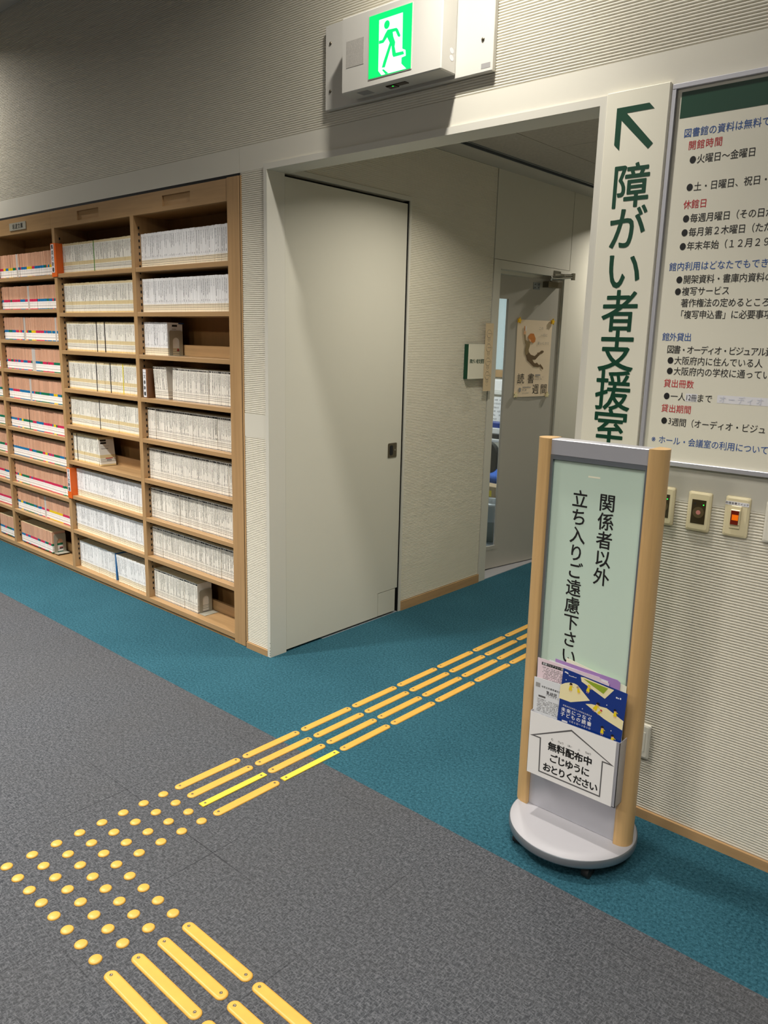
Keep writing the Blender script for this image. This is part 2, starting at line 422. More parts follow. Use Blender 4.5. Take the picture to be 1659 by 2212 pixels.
# recess: left wall at x = 0
FX = fr_x(0.0)
b = MB()
b.box(-0.10, -0.004, 0.9806, 1.776, 0, 2.66, 1); ribs(b, FX, 0.9806, 1.773, 0.055, 2.57)
b.box(-0.10, -0.004, 0.11, 0.9806, 2.296, 2.66, 1); ribs(b, FX, 0.11, 0.9806, 2.296, 2.57)
b.box(-0.10, -0.045, 0.0963, 0.9806, 0, 2.30, 2)
b.box(-0.10, -0.006, 1.773, 1.780, 0, 2.57, 2)
b.box(-0.10, 0.0, 1.780, 2.708, 2.058, 2.57, 3); b.box(-0.10, -0.004, 1.780, 2.71, 2.50, 2.66, 3)
b.box(-0.10, -0.006, 2.708, 2.714, 0, 2.57, 2)
b.box(-0.10, 0.0, 2.714, 5.05, 0, 2.66, 3)
struct(b.build('wall_left', ['rib', 'wall', 'black', 'steel']))
b = MB(); b.box(0.0, 0.008, 0.9806, 1.776, 0, 0.055); struct(b.build('baseboard_left', ['wbase']))
b = MB(); b.box(1.567, 1.70, 0.11, 5.05, 0, 2.66); struct(b.build('wall_right', ['wall']))
b = MB(); b.box(0.0, 1.7, 5.05, 5.15, 0, 2.66); struct(b.build('wall_far', ['wall']))
b = MB()
b.box(0.0, 0.185, 0.11, 5.05, 2.57, 2.66, 1); b.box(0.185, 0.192, 0.11, 5.05, 2.562, 2.66, 3); b.box(0.192, 0.222, 0.11, 5.05, 2.60, 2.66, 2)
b.box(0.222, 0.230, 0.11, 5.05, 2.565, 2.66, 3)
b.box(0.230, 0.511, 0.11, 5.05, 2.57, 2.66); b.box(0.515, 1.567, 0.11, 1.534, 2.57, 2.66)
b.box(0.515, 0.965, 1.538, 1.985, 2.57, 2.66); b.box(0.969, 1.567, 1.538, 5.05, 2.57, 2.66); b.box(0.515, 0.965, 1.989, 5.05, 2.57, 2.66)
b.box(0.511, 0.97, 1.53, 5.05, 2.576, 2.66, 2)
struct(b.build('ceiling_recess', ['ceil', 'ceilw', 'black', 'silverd']))

# office beyond the ajar door
b = MB(); b.box(-3.2, -0.1, 4.45, 4.55, 0, 2.6); struct(b.build('wall_office', ['wall']))
b = MB(); b.box(-3.3, -3.2, 0.35, 4.55, 0, 2.6); struct(b.build('wall_office_west', ['wall']))
b = MB(); b.box(-3.2, -0.1, 0.35, 0.45, 0, 2.6); struct(b.build('wall_office_south', ['wall']))
b = MB(); b.box(-3.2, -0.1, 0.35, 4.55, 2.55, 2.65); struct(b.build('ceiling_office', ['ceilw']))

# door 1: tall flush door of the recess
d1 = thing('door_1', 'tall flush grey door just inside the opening', 'door', (0, 0.53, 0)); struct(d1); del d1['category']; del d1['label']
d1.location = (0, 0, 0)
b = MB()
b.box(-0.045, -0.002, 0.0985, 0.9515, 0.150, 2.258); b.box(-0.045, -0.002, 0.0985, 0.785, 0.012, 0.150)
b.build('leaf', 'door', d1)
b = MB(); b.box(-0.045, -0.0025, 0.788, 0.935, 0.012, 0.147); b.build('corner_plate', 'door', d1)
b = MB()
b.box(-0.045, 0.004, 0.9635, 0.9806, 0, 2.274); b.box(-0.045, 0.004, 0.0963, 0.9806, 2.274, 2.296)
b.box(-0.045, -0.003, 0.9598, 0.9634, 0.0, 2.274, 1)  # black liner added so the gap beside the leaf looks deep in shade
b.build('door_frame', ['steel', 'black'], d1)
h = MB().prism(rrect(0.840, 0.912, 0.922, 1.002, 0.006), FX, 0.0015).build('handle', 'screw', d1)
b = MB().prism(rrect(0.852, 0.880, 0.934, 0.990, 0.010), fr_x(0.0016), 0.0006); b.build('finger_recess', 'black', h)
MB().prism(ell(0.896, 0.963, 0.004, 0.004), fr_x(0.0016), 0.002).build('lock_button', 'chrome', h)

# door 2: office door, ajar into the office, hinged on its far side
d2 = bpy.data.objects.new('door_2', None); COL.objects.link(d2); struct(d2)
b = MB()
b.box(-0.11, 0.003, 1.780, 1.852, 0, 2.055); b.box(-0.11, 0.003, 1.852, 2.645, 2.005, 2.055); b.box(-0.11, 0.003, 2.645, 2.708, 0, 2.055)
b.box(-0.11, -0.05, 1.845, 1.865, 0, 2.005); b.box(-0.11, -0.062, 1.852, 2.645, 1.985, 2.005)
b.build('door_frame', 'steel', d2)
b = MB(); b.box(-0.11, -0.001, 1.852, 2.645, 0, 0.003); b.build('threshold', 'silver', d2)
HX, HY, HA = -0.012, 2.638, math.radians(9.5)
ca, sa_ = math.cos(HA), math.sin(HA)
def FL(u, v, n):   # leaf plane: u from the hinge towards the free edge, n out towards the recess
    return (HX - u * sa_ + n * ca, HY - u * ca - n * sa_, v)
def FLr(u, v, n): return FL(-u, v, n)   # mirrored so that text reads from the recess
LT = -0.04
b = MB()
for r in ((0.0, 0.506, 0.010, 1.988), (0.715, 0.775, 0.010, 1.988), (0.506, 0.715, 0.010, 0.145), (0.506, 0.715, 1.862, 1.988)):
    b.prism(rect(*r)[::-1], lambda u, v, n: FL(u, v, LT + n), -LT)
b.build('leaf', 'door2', d2)
b = MB()
for r in ((0.506, 0.530, 0.145, 1.862), (0.692, 0.715, 0.145, 1.862), (0.530, 0.692, 0.145, 0.172), (0.530, 0.692, 1.838, 1.862)):
    b.prism(rect(*r)[::-1], lambda u, v, n: FL(u, v, -0.012 + n), 0.014)
b.build('window_frame', 'door2', d2)
b = MB().prism(rect(0.530, 0.692, 0.172, 1.838)[::-1], lambda u, v, n: FL(u, v, -0.020 + n), 0.005); b.build('pane', 'glass', d2)
b = MB().prism(rect(-0.002, 0.004, 0.02, 1.98)[::-1], lambda u, v, n: FL(u, v, n), 0.006); b.build('hinge_strip', 'chrome', d2)
# closer: body on the leaf, arms to the frame
cl = MB()
cl.prism(rect(0.060, 0.200, 1.930, 1.968)[::-1], lambda u, v, n: FL(u, v, n), 0.050)
cb = cl.build('closer_body', 'screw', d2)
q = MB().prism(rect(0.232, 0.297, 1.912, 1.958)[::-1], lambda u, v, n: FL(u, v, n), 0.004).build('closer_plate', 'silverd', d2)
b = MB()
for u, v in ((0.246, 1.945), (0.246, 1.925), (0.282, 1.945), (0.282, 1.925)): b.poly(ell(u, v, 0.004, 0.004, 10)[::-1], lambda u, v, n: FL(u, v, n), 0.0045)
b.build('screw_holes', 'black', q)
a = MB(); P0 = FL(0.165, 1.988, 0.05); P1 = (0.080, 2.622, 2.004); P2 = (0.040, 2.54, 2.016)
a.tube(FL(0.165, 1.95, 0.02), (P0[0], P0[1], 1.998), 0.010); a.tube(P0, P1, 0.009); a.tube((P1[0], P1[1], 1.985), (P1[0], P1[1], 2.03), 0.014)
a.build('closer_arm', 'chrome', d2)
a = MB(); a.tube((P1[0], P1[1], 2.018), P2, 0.008); a.box(0.003, 0.052, 2.50, 2.60, 2.008, 2.020); a.box(0.003, 0.006, 2.49, 2.585, 2.012, 2.042)
a.build('closer_bracket', 'chrome', d2)
for u in (0.09, 0.24): pass

# ------------------------------------------------------------------ bookshelf
D = 0.215
XS = [(-4.78, -3.735), (-3.735, -2.894), (-2.860, -2.018), (-1.984, -1.134), (-1.100, -0.290)]
ZR = [1.904, 1.673, 1.447, 1.213, 0.985, 0.756, 0.5285, 0.300, 0.046]
ZL = [1.901, 1.697, 1.498, 1.300, 1.098, 0.897, 0.695, 0.497, 0.298, 0.055]
TH = 0.0235
sh = thing('bookcase', 'light oak built-in bookcase of many shelves filling the wall below the ribbed panel', 'bookcase')
b = MB()
b.bbox(-0.290, -0.2005, -0.004, 0.10, 0, 2.268, 0.002); b.build('end_stile', 'wv', sh)
b = MB(); b.box(-0.1985, -0.1975, -0.002, 0.004, 0, 2.268, 1); b.box(-0.196, -0.186, -0.002, 0.006, 0.032, 2.268, 0)
b.build('edge_strip', ['wv', 'black'], sh)
def header(x0, x1, notch):
    b = MB(); z0, z1 = 2.168, 2.266
    if notch:
        n0, n1 = notch
        b.box(x0, n0, 0, 0.022, z0, z1); b.box(n1, x1, 0, 0.022, z0, z1); b.box(n0, n1, 0, 0.022, z0, 2.190); b.box(n0, n1, 0, 0.022, 2.241, z1)
        b.box(n0, n1, 0.010, 0.022, 2.190, 2.241)
    else: b.box(x0, x1, 0, 0.022, z0, z1)
    b.build('header_board', 'wh', sh)
header(-1.117, -0.291, (-0.823, -0.582)); header(-2.0255, -1.117, (-1.697, -1.455)); header(-2.877, -2.027, None); header(-4.8, -2.878, None)
b = MB(); b.box(-4.8, -0.20, 0.0, D, 2.266, 2.279); b.build('shadow_gap', 'black', sh)
for xa, xb in ((-1.134, -1.100), (-2.018, -1.984), (-2.894, -2.860), (-3.76, -3.726)):
    p = MB().box(xa, xb, 0.0, D, 0.0455, 2.168).build('divider', 'wv', sh)
    q = MB()
    for k in range(62):
        z = 0.09 + k * 0.033
        q.box(xb - 0.0004, xb + 0.0005, 0.026, 0.034, z, z + 0.014)
    q.build('peg_strip', 'black', p)
b = MB(); b.box(-4.8, -0.20, D, D + 0.012, 0, 2.27); b.build('back_panel', 'wback', sh)
b = MB(); b.box(-4.8, -0.29, 0.022, D, 2.168, 2.18); b.build('top_board', 'wback', sh)
for bi, (xa, xb) in enumerate(XS[1:]):
    zs = ZL if bi < 2 else ZR
    for z in zs[:-1]:
        MB().bbox(xa + 0.0005, xb - 0.0005, 0.0, D - 0.002, z - TH, z, 0.0012).build('shelf_board', 'wh', sh)
    for z in zs:
        MB().box(xa + 0.001, xb - 0.001, 0.140, 0.155, z + 0.0005, z + 0.058).build('back_rail', 'wh', sh)
b = MB(); b.bbox(-4.8, -0.2905, 0.0, D - 0.002, 0.018, 0.0455, 0.0012); b.build('bottom_board', 'wh', sh)
b = MB(); b.box(-4.8, -0.2905, 0.007, 0.030, 0.0, 0.018); b.build('plinth', 'wback', sh)
pl = MB().prism(rect(-2.583, -2.350, 2.190, 2.236), fr_y(0.0), 0.004).build('nameplate', 'bookend', sh)
b = MB(); line(b, '岩波文庫', fr_y(-0.004), -2.520, -2.405, 2.213, 0.034, off=0.012); b.build('lettering', 'ink', pl)

# ------------------------------------------------------------------ books
ONES = ['', 'first', 'second', 'third', 'fourth', 'fifth', 'sixth', 'seventh', 'eighth', 'ninth', 'tenth', 'eleventh', 'twelfth', 'thirteenth',
        'fourteenth', 'fifteenth', 'sixteenth', 'seventeenth', 'eighteenth', 'nineteenth']
TENS = {20: 'twent', 30: 'thirt', 40: 'fort', 50: 'fift', 60: 'sixt', 70: 'sevent', 80: 'eight', 90: 'ninet'}
def ordn(n):
    if n < 20: return ONES[n]
    t, o = n // 10 * 10, n % 10
    return TENS[t] + 'ieth' if o == 0 else TENS[t] + 'y-' + ONES[o]

def book_mesh(mb, t, h, d, rnd, band, X=None):
    """one paperback, spine towards -y, origin at the middle of the spine's foot"""
    c = min(0.0022, t * 0.28); q = t / 2
    out = [(-q, c), (-q + c * 0.4, c * 0.25), (-q + c, 0), (q - c, 0), (q - c * 0.4, c * 0.25), (q, c), (q, d), (-q, d)]
    k = len(out); o = len(mb['v'])
    for z in (0, h):
        for x, y in out: mb['v'].append(tuple(X @ Vector((x, y, z))) if X else (x, y, z))
    def face(idx, mi, uvs):
        mb['f'].append([o + i for i in idx]); mb['mi'].append(mi); mb['uv'] += uvs
        mb['rnd'].append(rnd); mb['band'] += [band] * len(idx)
    for i in range(k):
        j = (i + 1) % k; pg = i == 6
        us = (out[i][0], out[j][0]) if i < 5 else (0.5, 0.5)
        face((i, j, k + j, k + i), 1 if pg else 0, [(us[0], 0), (us[1], 0), (us[1], h), (us[0], h)])
    face(list(range(k))[::-1], 1, [(0.5, 0)] * k); face(list(range(k, 2 * k)), 1, [(0.5, 0)] * k)
def book_obj(mb, name, mats):
    me = bpy.data.meshes.new(name); me.from_pydata(mb['v'], [], mb['f'])
    for m in mats: me.materials.append(M[m])
    me.polygons.foreach_set('material_index', mb['mi'])
    uv = me.uv_layers.new(name='UVMap')
    uv.data.foreach_set('uv', [c for p in mb['uv'] for c in p])
    a = me.attributes.new('rnd', 'FLOAT', 'FACE'); a.data.foreach_set('value', mb['rnd'])
    a = me.attributes.new('band', 'FLOAT_COLOR', 'CORNER'); a.data.foreach_set('color', [c for p in mb['band'] for c in (*p, 1)])
    me.update()
    o = bpy.data.objects.new(name, me); COL.objects.link(o); return o
def newmb(): return dict(v=[], f=[], mi=[], uv=[], rnd=[], band=[])

BANDS = [lin((206, 44, 88))] * 4 + [lin((28, 116, 170))] * 4 + [lin((20, 118, 84))] * 2 + [lin((232, 196, 30))]
ALL = []
def row(kind, bay, rown, x0, x1, z, tmean, h, y=0.037, specials=None, lean=None, tvar=0.22, run=None, fill=True):
    x = x0; n = 0; cur = random.choice(BANDS); specials = specials or {}; first = len(ALL); dy = 0
    while True:
        n += 1
        t = max(0.006, random.gauss(tmean, tmean * tvar))
        sp = None
        fx = (x - x0) / (x1 - x0)
        for k in list(specials):
            if fx >= k: sp = specials.pop(k); t = sp.get('t', t)
        if x + t > x1: break
        if run and random.random() < run: cur = random.choice(BANDS)
        if random.random() < 0.12: dy = random.uniform(-0.0025, 0.0025)
        hh = h + random.uniform(-0.0012, 0.0008)
        e = dict(kind=kind, bay=bay, row=rown, n=n, x=x + t / 2, z=z, t=t * 0.985, h=hh, y=y + dy + random.uniform(-0.0005, 0.0005),
                 d=0.095, rnd=random.random(), band=cur, tilt=0.0, desc=None)
        if sp:
            e.update({k: v for k, v in sp.items() if k in ('kind', 'h', 'band', 'desc')})
            e['name'] = sp.get('name')
        ALL.append(e); x += t
    if lean:
        for e in ALL[first:]:
            a = lean(e['n'], len(ALL) - first)
            if a: e['tilt'] = a
    return x

RX0, RX1 = -1.098, -0.2925
MX0, MX1 = -1.982, -1.1365
LX0, LX1 = -2.858, -2.0205
blk = dict(kind='plain', band=lin((18, 17, 17)), t=0.009, desc='thin black-spined paperback', name='paperback')
K, Wt, Cr, Ro = 'black', 'white', 'cream', 'rose'
RB, MBY, LB = 'nearest bay', 'middle bay', 'far bay'
row(Wt, RB, 1, RX0, RX1, ZR[0], 0.0165, 0.174)
row(Wt, RB, 2, RX0, RX1, ZR[1], 0.0165, 0.174)
e1 = row(Wt, RB, 3, RX0, -0.868, ZR[2], 0.0150, 0.174)
row(K, RB, 4, -1.010, -0.872, ZR[3], 0.0118, 0.1725, lean=lambda n, m: -0.10)
row(K, RB, 4.5, -0.846, RX1, ZR[3], 0.0118, 0.1725, lean=lambda n, m: 0.05 * (1 - n / m))
for i in (4, 5, 6, 7): row(K, RB, i + 1, RX0, RX1, ZR[i], 0.0112, 0.1725)
e2 = row(K, RB, 9, RX0, -0.655, ZR[8], 0.0116, 0.1725)
row(Cr, MBY, 1, MX0 + 0.012, MX1, ZR[0], 0.0142, 0.1735, specials={0.44: dict(kind='plain', band=lin((74, 134, 40)), t=0.009, desc='green-spined paperback')})
row(Cr, MBY, 2, MX0, MX1, ZR[1], 0.0142, 0.1735)
row(Cr, MBY, 3, MX0, MX1, ZR[2], 0.0142, 0.1735, specials={0.41: dict(blk), 0.53: dict(blk)})
row(Cr, MBY, 4, MX0, MX1, ZR[3], 0.0142, 0.1735, specials={0.39: dict(blk), 0.57: dict(blk), 0.75: dict(kind='plain', band=lin((222, 208, 40)), t=0.009, desc='yellow-spined paperback')})
row(Cr, MBY, 5, MX0, MX1, ZR[4], 0.0142, 0.1735, specials={0.41: dict(blk)})
e3 = row(Cr, MBY, 6, MX0, -1.665, ZR[5], 0.0142, 0.1735, specials={0.12: dict(blk)})
row(Wt, MBY, 7, MX0 + 0.0235, MX1, ZR[6], 0.0148, 0.174, y=0.034, tvar=0.3)
row(Wt, MBY, 8, MX0, MX1, ZR[7], 0.0148, 0.174, y=0.028, tvar=0.3)
row(Wt, MBY, 9, MX0, -1.520, ZR[8], 0.0148, 0.174, tvar=0.3, specials={0.955: dict(kind='plain', band=lin((44, 104, 160)), t=0.014, desc='blue-spined paperback', h=0.176)})
row(Wt, MBY, 9.5, -1.492, MX1 - 0.016, ZR[8], 0.0165, 0.173, y=0.031, lean=lambda n, m: -0.13, tvar=0.3)
for i, z in enumerate(ZL):
    end = LX1 if i < 9 else -2.36
    g = random.choice((0.3, 0.55))
    sp = {random.uniform(.2, .5): dict(kind='plain', band=lin((196, 190, 184)), t=0.026, desc='thick pale grey-spined paperback')} if i in (0, 1, 2, 3, 4, 8) else {}
    if i == 2: sp[0.88] = dict(kind='plain', band=lin((196, 190, 184)), t=0.020, desc='thick pale grey-spined paperback')
    if i == 3: sp[0.46] = dict(kind='plain', band=lin((200, 196, 190)), t=0.024, desc='thick pale grey-spined paperback')
    if i == 5: sp = {0.33: dict(blk)}
    le = row(Ro, LB, i + 1, LX0 + (0.02 if i == 9 else 0.0), end, z, 0.0158, 0.149, y=0.030, run=0.5 if g > 0.4 else 0.3, tvar=0.35, specials=sp)
    if i == 9: e4 = le
    row(Ro, 'edge', i + 1, -3.20, -2.8965, z, 0.0158, 0.149, y=0.030, run=0.2, tvar=0.35)

STY = {'black': ('black_banded_paperback', 'sp_black', 'white paperback with black head band'),
       'white': ('white_paperback', 'sp_white', 'plain white paperback'),
       'cream': ('cream_banded_paperback', 'sp_cream', 'cream-banded white paperback'),
       'rose': ('rose_paperback', 'sp_rose', 'rose-brown small paperback'),
       'plain': ('paperback', 'sp_plain', '')}
GRP = {'black': 'black-banded paperbacks of the nearest bay', 'white': 'plain white paperbacks', 'cream': 'cream-banded paperbacks of the middle bay',
       'rose': 'rose-brown paperbacks of the far bay', 'plain': 'odd-coloured paperbacks among the rows'}
def size_in_view(e): return e['t'] * e['h'] / ((e['x'] - 2.81) ** 2 + 5.6 + (e['z'] - 1.5) ** 2)
keep = set()
for k in STY:
    es = sorted([e for e in ALL if e['kind'] == k], key=size_in_view, reverse=True)
    keep |= {id(e) for e in es[:300]}
# halves of one shelf are counted through
cnt = {}
rest = newmb()
mats_all = ['sp_black', 'sp_white', 'sp_cream', 'sp_rose', 'sp_plain']
for e in ALL:
    key = (e['bay'], int(e['row'])); cnt[key] = cnt.get(key, 0) + 1; num = cnt[key]
    nm, sm, de = STY[e['kind']]
    if id(e) in keep:
        mb = newmb(); book_mesh(mb, e['t'], e['h'], e['d'], e['rnd'], e['band'])
        o = book_obj(mb, nm, [sm, 'pages'])
        o.location = (e['x'], e['y'], e['z'] + 0.0004)
        if e['tilt']:
            o.rotation_euler = (0, e['tilt'], 0)
            o.location.z += abs(math.sin(e['tilt'])) * e['t'] / 2
        bay = {'nearest bay': 'the bay nearest the opening', 'middle bay': 'the bay third from the edge', 'far bay': 'the bay by the nameplate'}.get(e['bay'], '')
        bay = {'nearest bay': 'bay nearest the opening', 'middle bay': 'bay second from the opening', 'far bay': 'bay third from the opening', 'edge': 'bay at the frame edge'}[e['bay']]
        tag(o, f"{e['desc'] or de}, {ordn(num)} in the {ordn(int(e['row']))} row down, {bay}", 'book', GRP[e['kind']])
        e['obj'] = o
    else:
        T = Matrix.Translation((e['x'], e['y'], e['z'] + 0.0004)) @ Matrix.Rotation(e['tilt'], 4, 'Y')
        n0 = len(rest['f'])
        book_mesh(rest, e['t'], e['h'], e['d'], e['rnd'], e['band'], T)
        si = mats_all.index(sm)
        for q in range(n0, len(rest['f'])): rest['mi'][q] = 5 if rest['mi'][q] == 1 else si
o = book_obj(rest, 'paperbacks', mats_all + ['pages'])
tag(o, 'remaining small paperbacks packed between the others on the far shelves', 'books'); o['kind'] = 'stuff'

# covers that show at the end of half-filled shelves: prints on the last books
def last_of(bay, rown): return [e for e in ALL if e['bay'] == bay and e['row'] == rown][-1]
def cover_print(e, marks):
    if 'obj' not in e: return
    o = e['obj']; me = MB()
    fr = fr_x(e['t'] / 2)
    for (u0, u1, v0, v1, mi) in marks: me.poly(rect(u0, u1, v0, v1), fr, 0.0003, mi)
    p = me.build('cover_print', ['ink', 'red', 'blue', 'inkl'], o)
bar1 = [(0.030, 0.062, 0.152, 0.162, 0), (0.030, 0.055, 0.138, 0.141, 3), (0.032, 0.046, 0.118, 0.119, 3), (0.032, 0.050, 0.112, 0.113, 3), (0.055, 0.075, 0.026, 0.030, 1)]
cover_print(last_of(RB, 3), bar1 + [(0.070, 0.104, 0.166, 0.173, 2), (0.060, 0.068, 0.024, 0.038, 1)])
cover_print(last_of(RB, 9), bar1)
cover_print(last_of(LB, 10), [(0.05, 0.075, 0.030, 0.036, 1), (0.05, 0.075, 0.022, 0.029, 0)])

# the book that leans against the sixth row of the middle bay
mb = newmb(); book_mesh(mb, 0.012, 0.1735, 0.100, 0.3, lin((230, 228, 224)))
o = book_obj(mb, 'cream_banded_paperback', ['sp_cream', 'pages'])
o.location = (-1.6335, 0.026, ZR[5] + 0.0014); o.rotation_euler = (0, -0.155, math.radians(-4))
tag(o, 'white paperback leaning at the end of the half-empty shelf, its barcoded back showing', 'book', GRP['cream'])
e = dict(obj=o, t=0.012)
cover_print(e, [(0.012, 0.050, 0.150, 0.161, 0), (0.012, 0.050, 0.134, 0.145, 0), (0.014, 0.066, 0.120, 0.1215, 3), (0.014, 0.046, 0.112, 0.1135, 3), (0.014, 0.060, 0.104, 0.1065, 0),
                (0.036, 0.082, 0.043, 0.048, 1), (0.042, 0.074, 0.028, 0.041, 3)])

# bookends
def bookend(x, z, label, y0=0.045):
    t = thing('bookend', label, 'bookend', (x, y0, z), 'steel bookends on the shelves')
    b = MB()
    # upright sheet with an arched tongue punched out of it
    W_, Hh = 0.085, 0.132
    out = rrect(0, W_, -0.02, Hh, 0.012); out = [(u, max(v, 0.0)) for u, v in out]
    inn = [(0.022, 0.0), (0.022, 0.075)] + [(W_ / 2 - 0.0205 * math.cos(math.pi * k / 10), 0.075 + 0.0205 * math.sin(math.pi * k / 10)) for k in range(11)] + [(W_ - 0.022, 0.075), (W_ - 0.022, 0.0)]
    # split in left, right and top pieces
    f = fr_x(0.0)
    b.prism(rect(0, 0.022, 0, 0.075), f, 0.0014); b.prism(rect(W_ - 0.022, W_, 0, 0.075), f, 0.0014)
    arch = inn[2:13]
    top = [(0, 0.075), (0, Hh - 0.012)] + [(0.012 - 0.012 * math.cos(math.pi / 2 * k / 5), Hh - 0.012 + 0.012 * math.sin(math.pi / 2 * k / 5)) for k in range(1, 6)] + \
          [(W_ - 0.012 + 0.012 * math.sin(math.pi / 2 * k / 5), Hh - 0.012 + 0.012 * math.cos(math.pi / 2 * k / 5)) for k in range(0, 6)] + [(W_, 0.075), (W_ - 0.022, 0.075)] + arch[::-1] + [(0.022, 0.075)]
    b.prism(top[::-1], f, 0.0014)
    b.build('upright', 'bookend', t)
    MB().box(0.0, 0.055, -0.004, W_ + 0.004, 0, 0.0012).build('foot', 'bookend', t)
bookend(e1 + 0.0035, ZR[2] + 0.0005, 'grey bookend on the third shelf down of the bay nearest the opening')
bookend(e2 + 0.0035, ZR[8] + 0.0005, 'grey bookend on the bottom shelf of the bay nearest the opening')
bookend(e4 + 0.0035, ZL[9] + 0.0005, 'grey bookend on the bottom shelf of the bay under the nameplate', 0.04)

# index boards standing at the head of a series
def index_board(x0, x1, z0, z1, y, text, label, side, mt, lab):
    t = thing('index_board', label, 'shelf marker', (x0, y, z0), 'series markers on the bookcase')
    w = x1 - x0; hh = z1 - z0
    b = MB(); b.box(0, w, 0, 0.003, 0, hh); b.box(w - 0.003, w, 0.003, side, 0.002, hh); b.build('board', mt, t)
    l = MB().prism(rect(*lab), fr_y(0.0), 0.0006).build('paper_label', 'sticker', t)
    b = MB(); k = len(text)
    for i, ch in enumerate(text): put(b, ch, fr_y(-0.0006), (lab[0] + lab[1]) / 2, lab[3] - (i + 0.5) * (lab[3] - lab[2]) / k, (lab[1] - lab[0]) * 0.78, off=0.012)
    b.build('lettering', 'ink', l)
index_board(-2.034, -1.970, 1.886, 2.081, -0.006, '集英社新書', 'orange index board at the start of the top row, second bay from the opening', 0.10, 'orange', (0.004, 0.040, 0.025, 0.190))
index_board(-2.012, -1.960, 0.508, 0.708, -0.006, '平凡社新書', 'orange index board on the seventh row, second bay from the opening', 0.10, 'orange', (0.006, 0.042, 0.045, 0.192))
t = thing('index_board', 'brown wooden index block with white label on the fourth row, bay nearest the opening', 'shelf marker', (-1.080, 0.006, ZR[3] + 0.0006), 'series markers on the bookcase')
MB().bbox(0, 0.046, 0, 0.10, 0, 0.158, 0.001).build('board', 'brown', t)
l = MB().prism(rect(0.002, 0.032, 0.004, 0.155), fr_y(0.0), 0.0006).build('paper_label', 'sticker', t)
b = MB(); b.poly(rect(0.003, 0.031, 0.136, 0.138), fr_y(0.0), 0.0009)
for i, ch in enumerate('文春新書'): put(b, ch, fr_y(-0.0006), 0.017, 0.116 - i * 0.031, 0.022, off=0.015)
b.build('lettering', 'ink', l)

# ------------------------------------------------------------------ tactile guide on the floor
def gx(j, y): return 0.6475 + 0.0743 * j + 0.013 * (y + 1.2)
def gy(i): return -1.569 + 0.0757 * i
dome = MB().lathe([(0.0172, 0.0), (0.0172, 0.0012), (0.0150, 0.0036), (0.0128, 0.0050), (0.0122, 0.0047), (0.0116, 0.0052), (0.006, 0.0057), (0.0005, 0.0058)], n=28)
dm = dome.build('guide_dome', 'yel')
first = True
for i in range(8):
    for j in range(8):
        if i > 3 and j > 3: continue
        o = dm if first else dm.copy()
        if not first: COL.objects.link(o)
        first = False
        o.location = (gx(j, gy(i)), gy(i), 0.0003)
        tag(o, f"yellow floor dome, {ordn(j + 1)} from the left edge of the {ordn(i + 1)} row from the bottom", 'floor dome', 'yellow guide domes at the corner')
def bar_mesh(L, w, flat):
    b = MB()
    if flat:
        b.prism([(-L / 2, -w / 2), (L / 2, -w / 2), (L / 2, w / 2), (-L / 2, w / 2)], lambda u, v, n: (u, v, n), 0.0035)
        return b
    def outl(r, l, z):
        pts = []
        for s, t0 in ((1, -90), (-1, 90)):
            for k in range(11):
                a = math.radians(t0 + 18 * k); pts.append((s * (l / 2 - w / 2) + r * math.cos(a), r * math.sin(a), z))
        return pts
    rings = [outl(w / 2, L, 0), outl(w / 2, L, 0.0012), outl(w / 2 - 0.0022, L, 0.0034), outl(w / 2 - 0.0050, L, 0.0046), outl(w / 2 - 0.0062, L, 0.0048)]
    n = len(rings[0])
    b.add([p for r in rings for p in r], [(i * n + k, i * n + (k + 1) % n, (i + 1) * n + (k + 1) % n, (i + 1) * n + k) for i in range(len(rings) - 1) for k in range(n)], 0, True)
    b.add(rings[-1], [list(range(n))])
    return b
bar_me = bar_mesh(0.279, 0.0345, False).build('bar', 'yel').data
bar_fl = bar_mesh(0.276, 0.0255, True).build('bar', 'yelb').data
for o in list(COL.objects):
    if o.name.startswith('bar') and o.parent is None and o.data in (bar_me, bar_fl): bpy.data.objects.remove(o)
scr_me = MB().lathe([(0.0042, 0.0), (0.0042, 0.0006), (0.0022, 0.0009), (0.0015, 0.0003), (0.0003, 0.0003)], n=14).build('screw', 'screw').data
bpy.data.objects.remove([o for o in COL.objects if o.data == scr_me][0])
LANE = ['the lane nearest the bookcase', 'the second lane from the bookcase', 'the third lane from the bookcase', 'the lane nearest the sign stand']
LANE2 = ['the lowest lane', 'the second lane up', 'the third lane up', 'the highest lane']
def guide_bar(x, y, rot, flat, label):
    t = thing('guide_bar', label, 'floor guide bar', (x, y, 0.0003), 'yellow guide bars on the carpet')
    t.rotation_euler = (0, 0, rot)
    o = bpy.data.objects.new('bar', bar_fl if flat else bar_me); COL.objects.link(o); o.parent = t
    for s in (-1, 1):
        q = bpy.data.objects.new('screw', scr_me); COL.objects.link(q); q.parent = t; q.location = (s * 0.121, 0, 0.0034 if flat else 0.0047)
for j in range(4):
    for k in range(8):
        y = -0.851 + 0.2957 * k
        fl = (j, k) in ((2, 0), (3, 1))
        guide_bar(gx(j, y), y, math.pi / 2 - 0.013, fl, f"{'flat bright' if fl else 'worn'} yellow guide bar, {ordn(k + 1)} from the domes, {LANE[j]}")
for i in range(4):
    for k in range(2):
        x = 1.168 + 0.049 + 0.1395 + 0.2957 * k
        guide_bar(x + 0.005, gy(i), 0.003, False, f"yellow guide bar, {ordn(k + 1)} to the right of the domes, {LANE2[i]}")

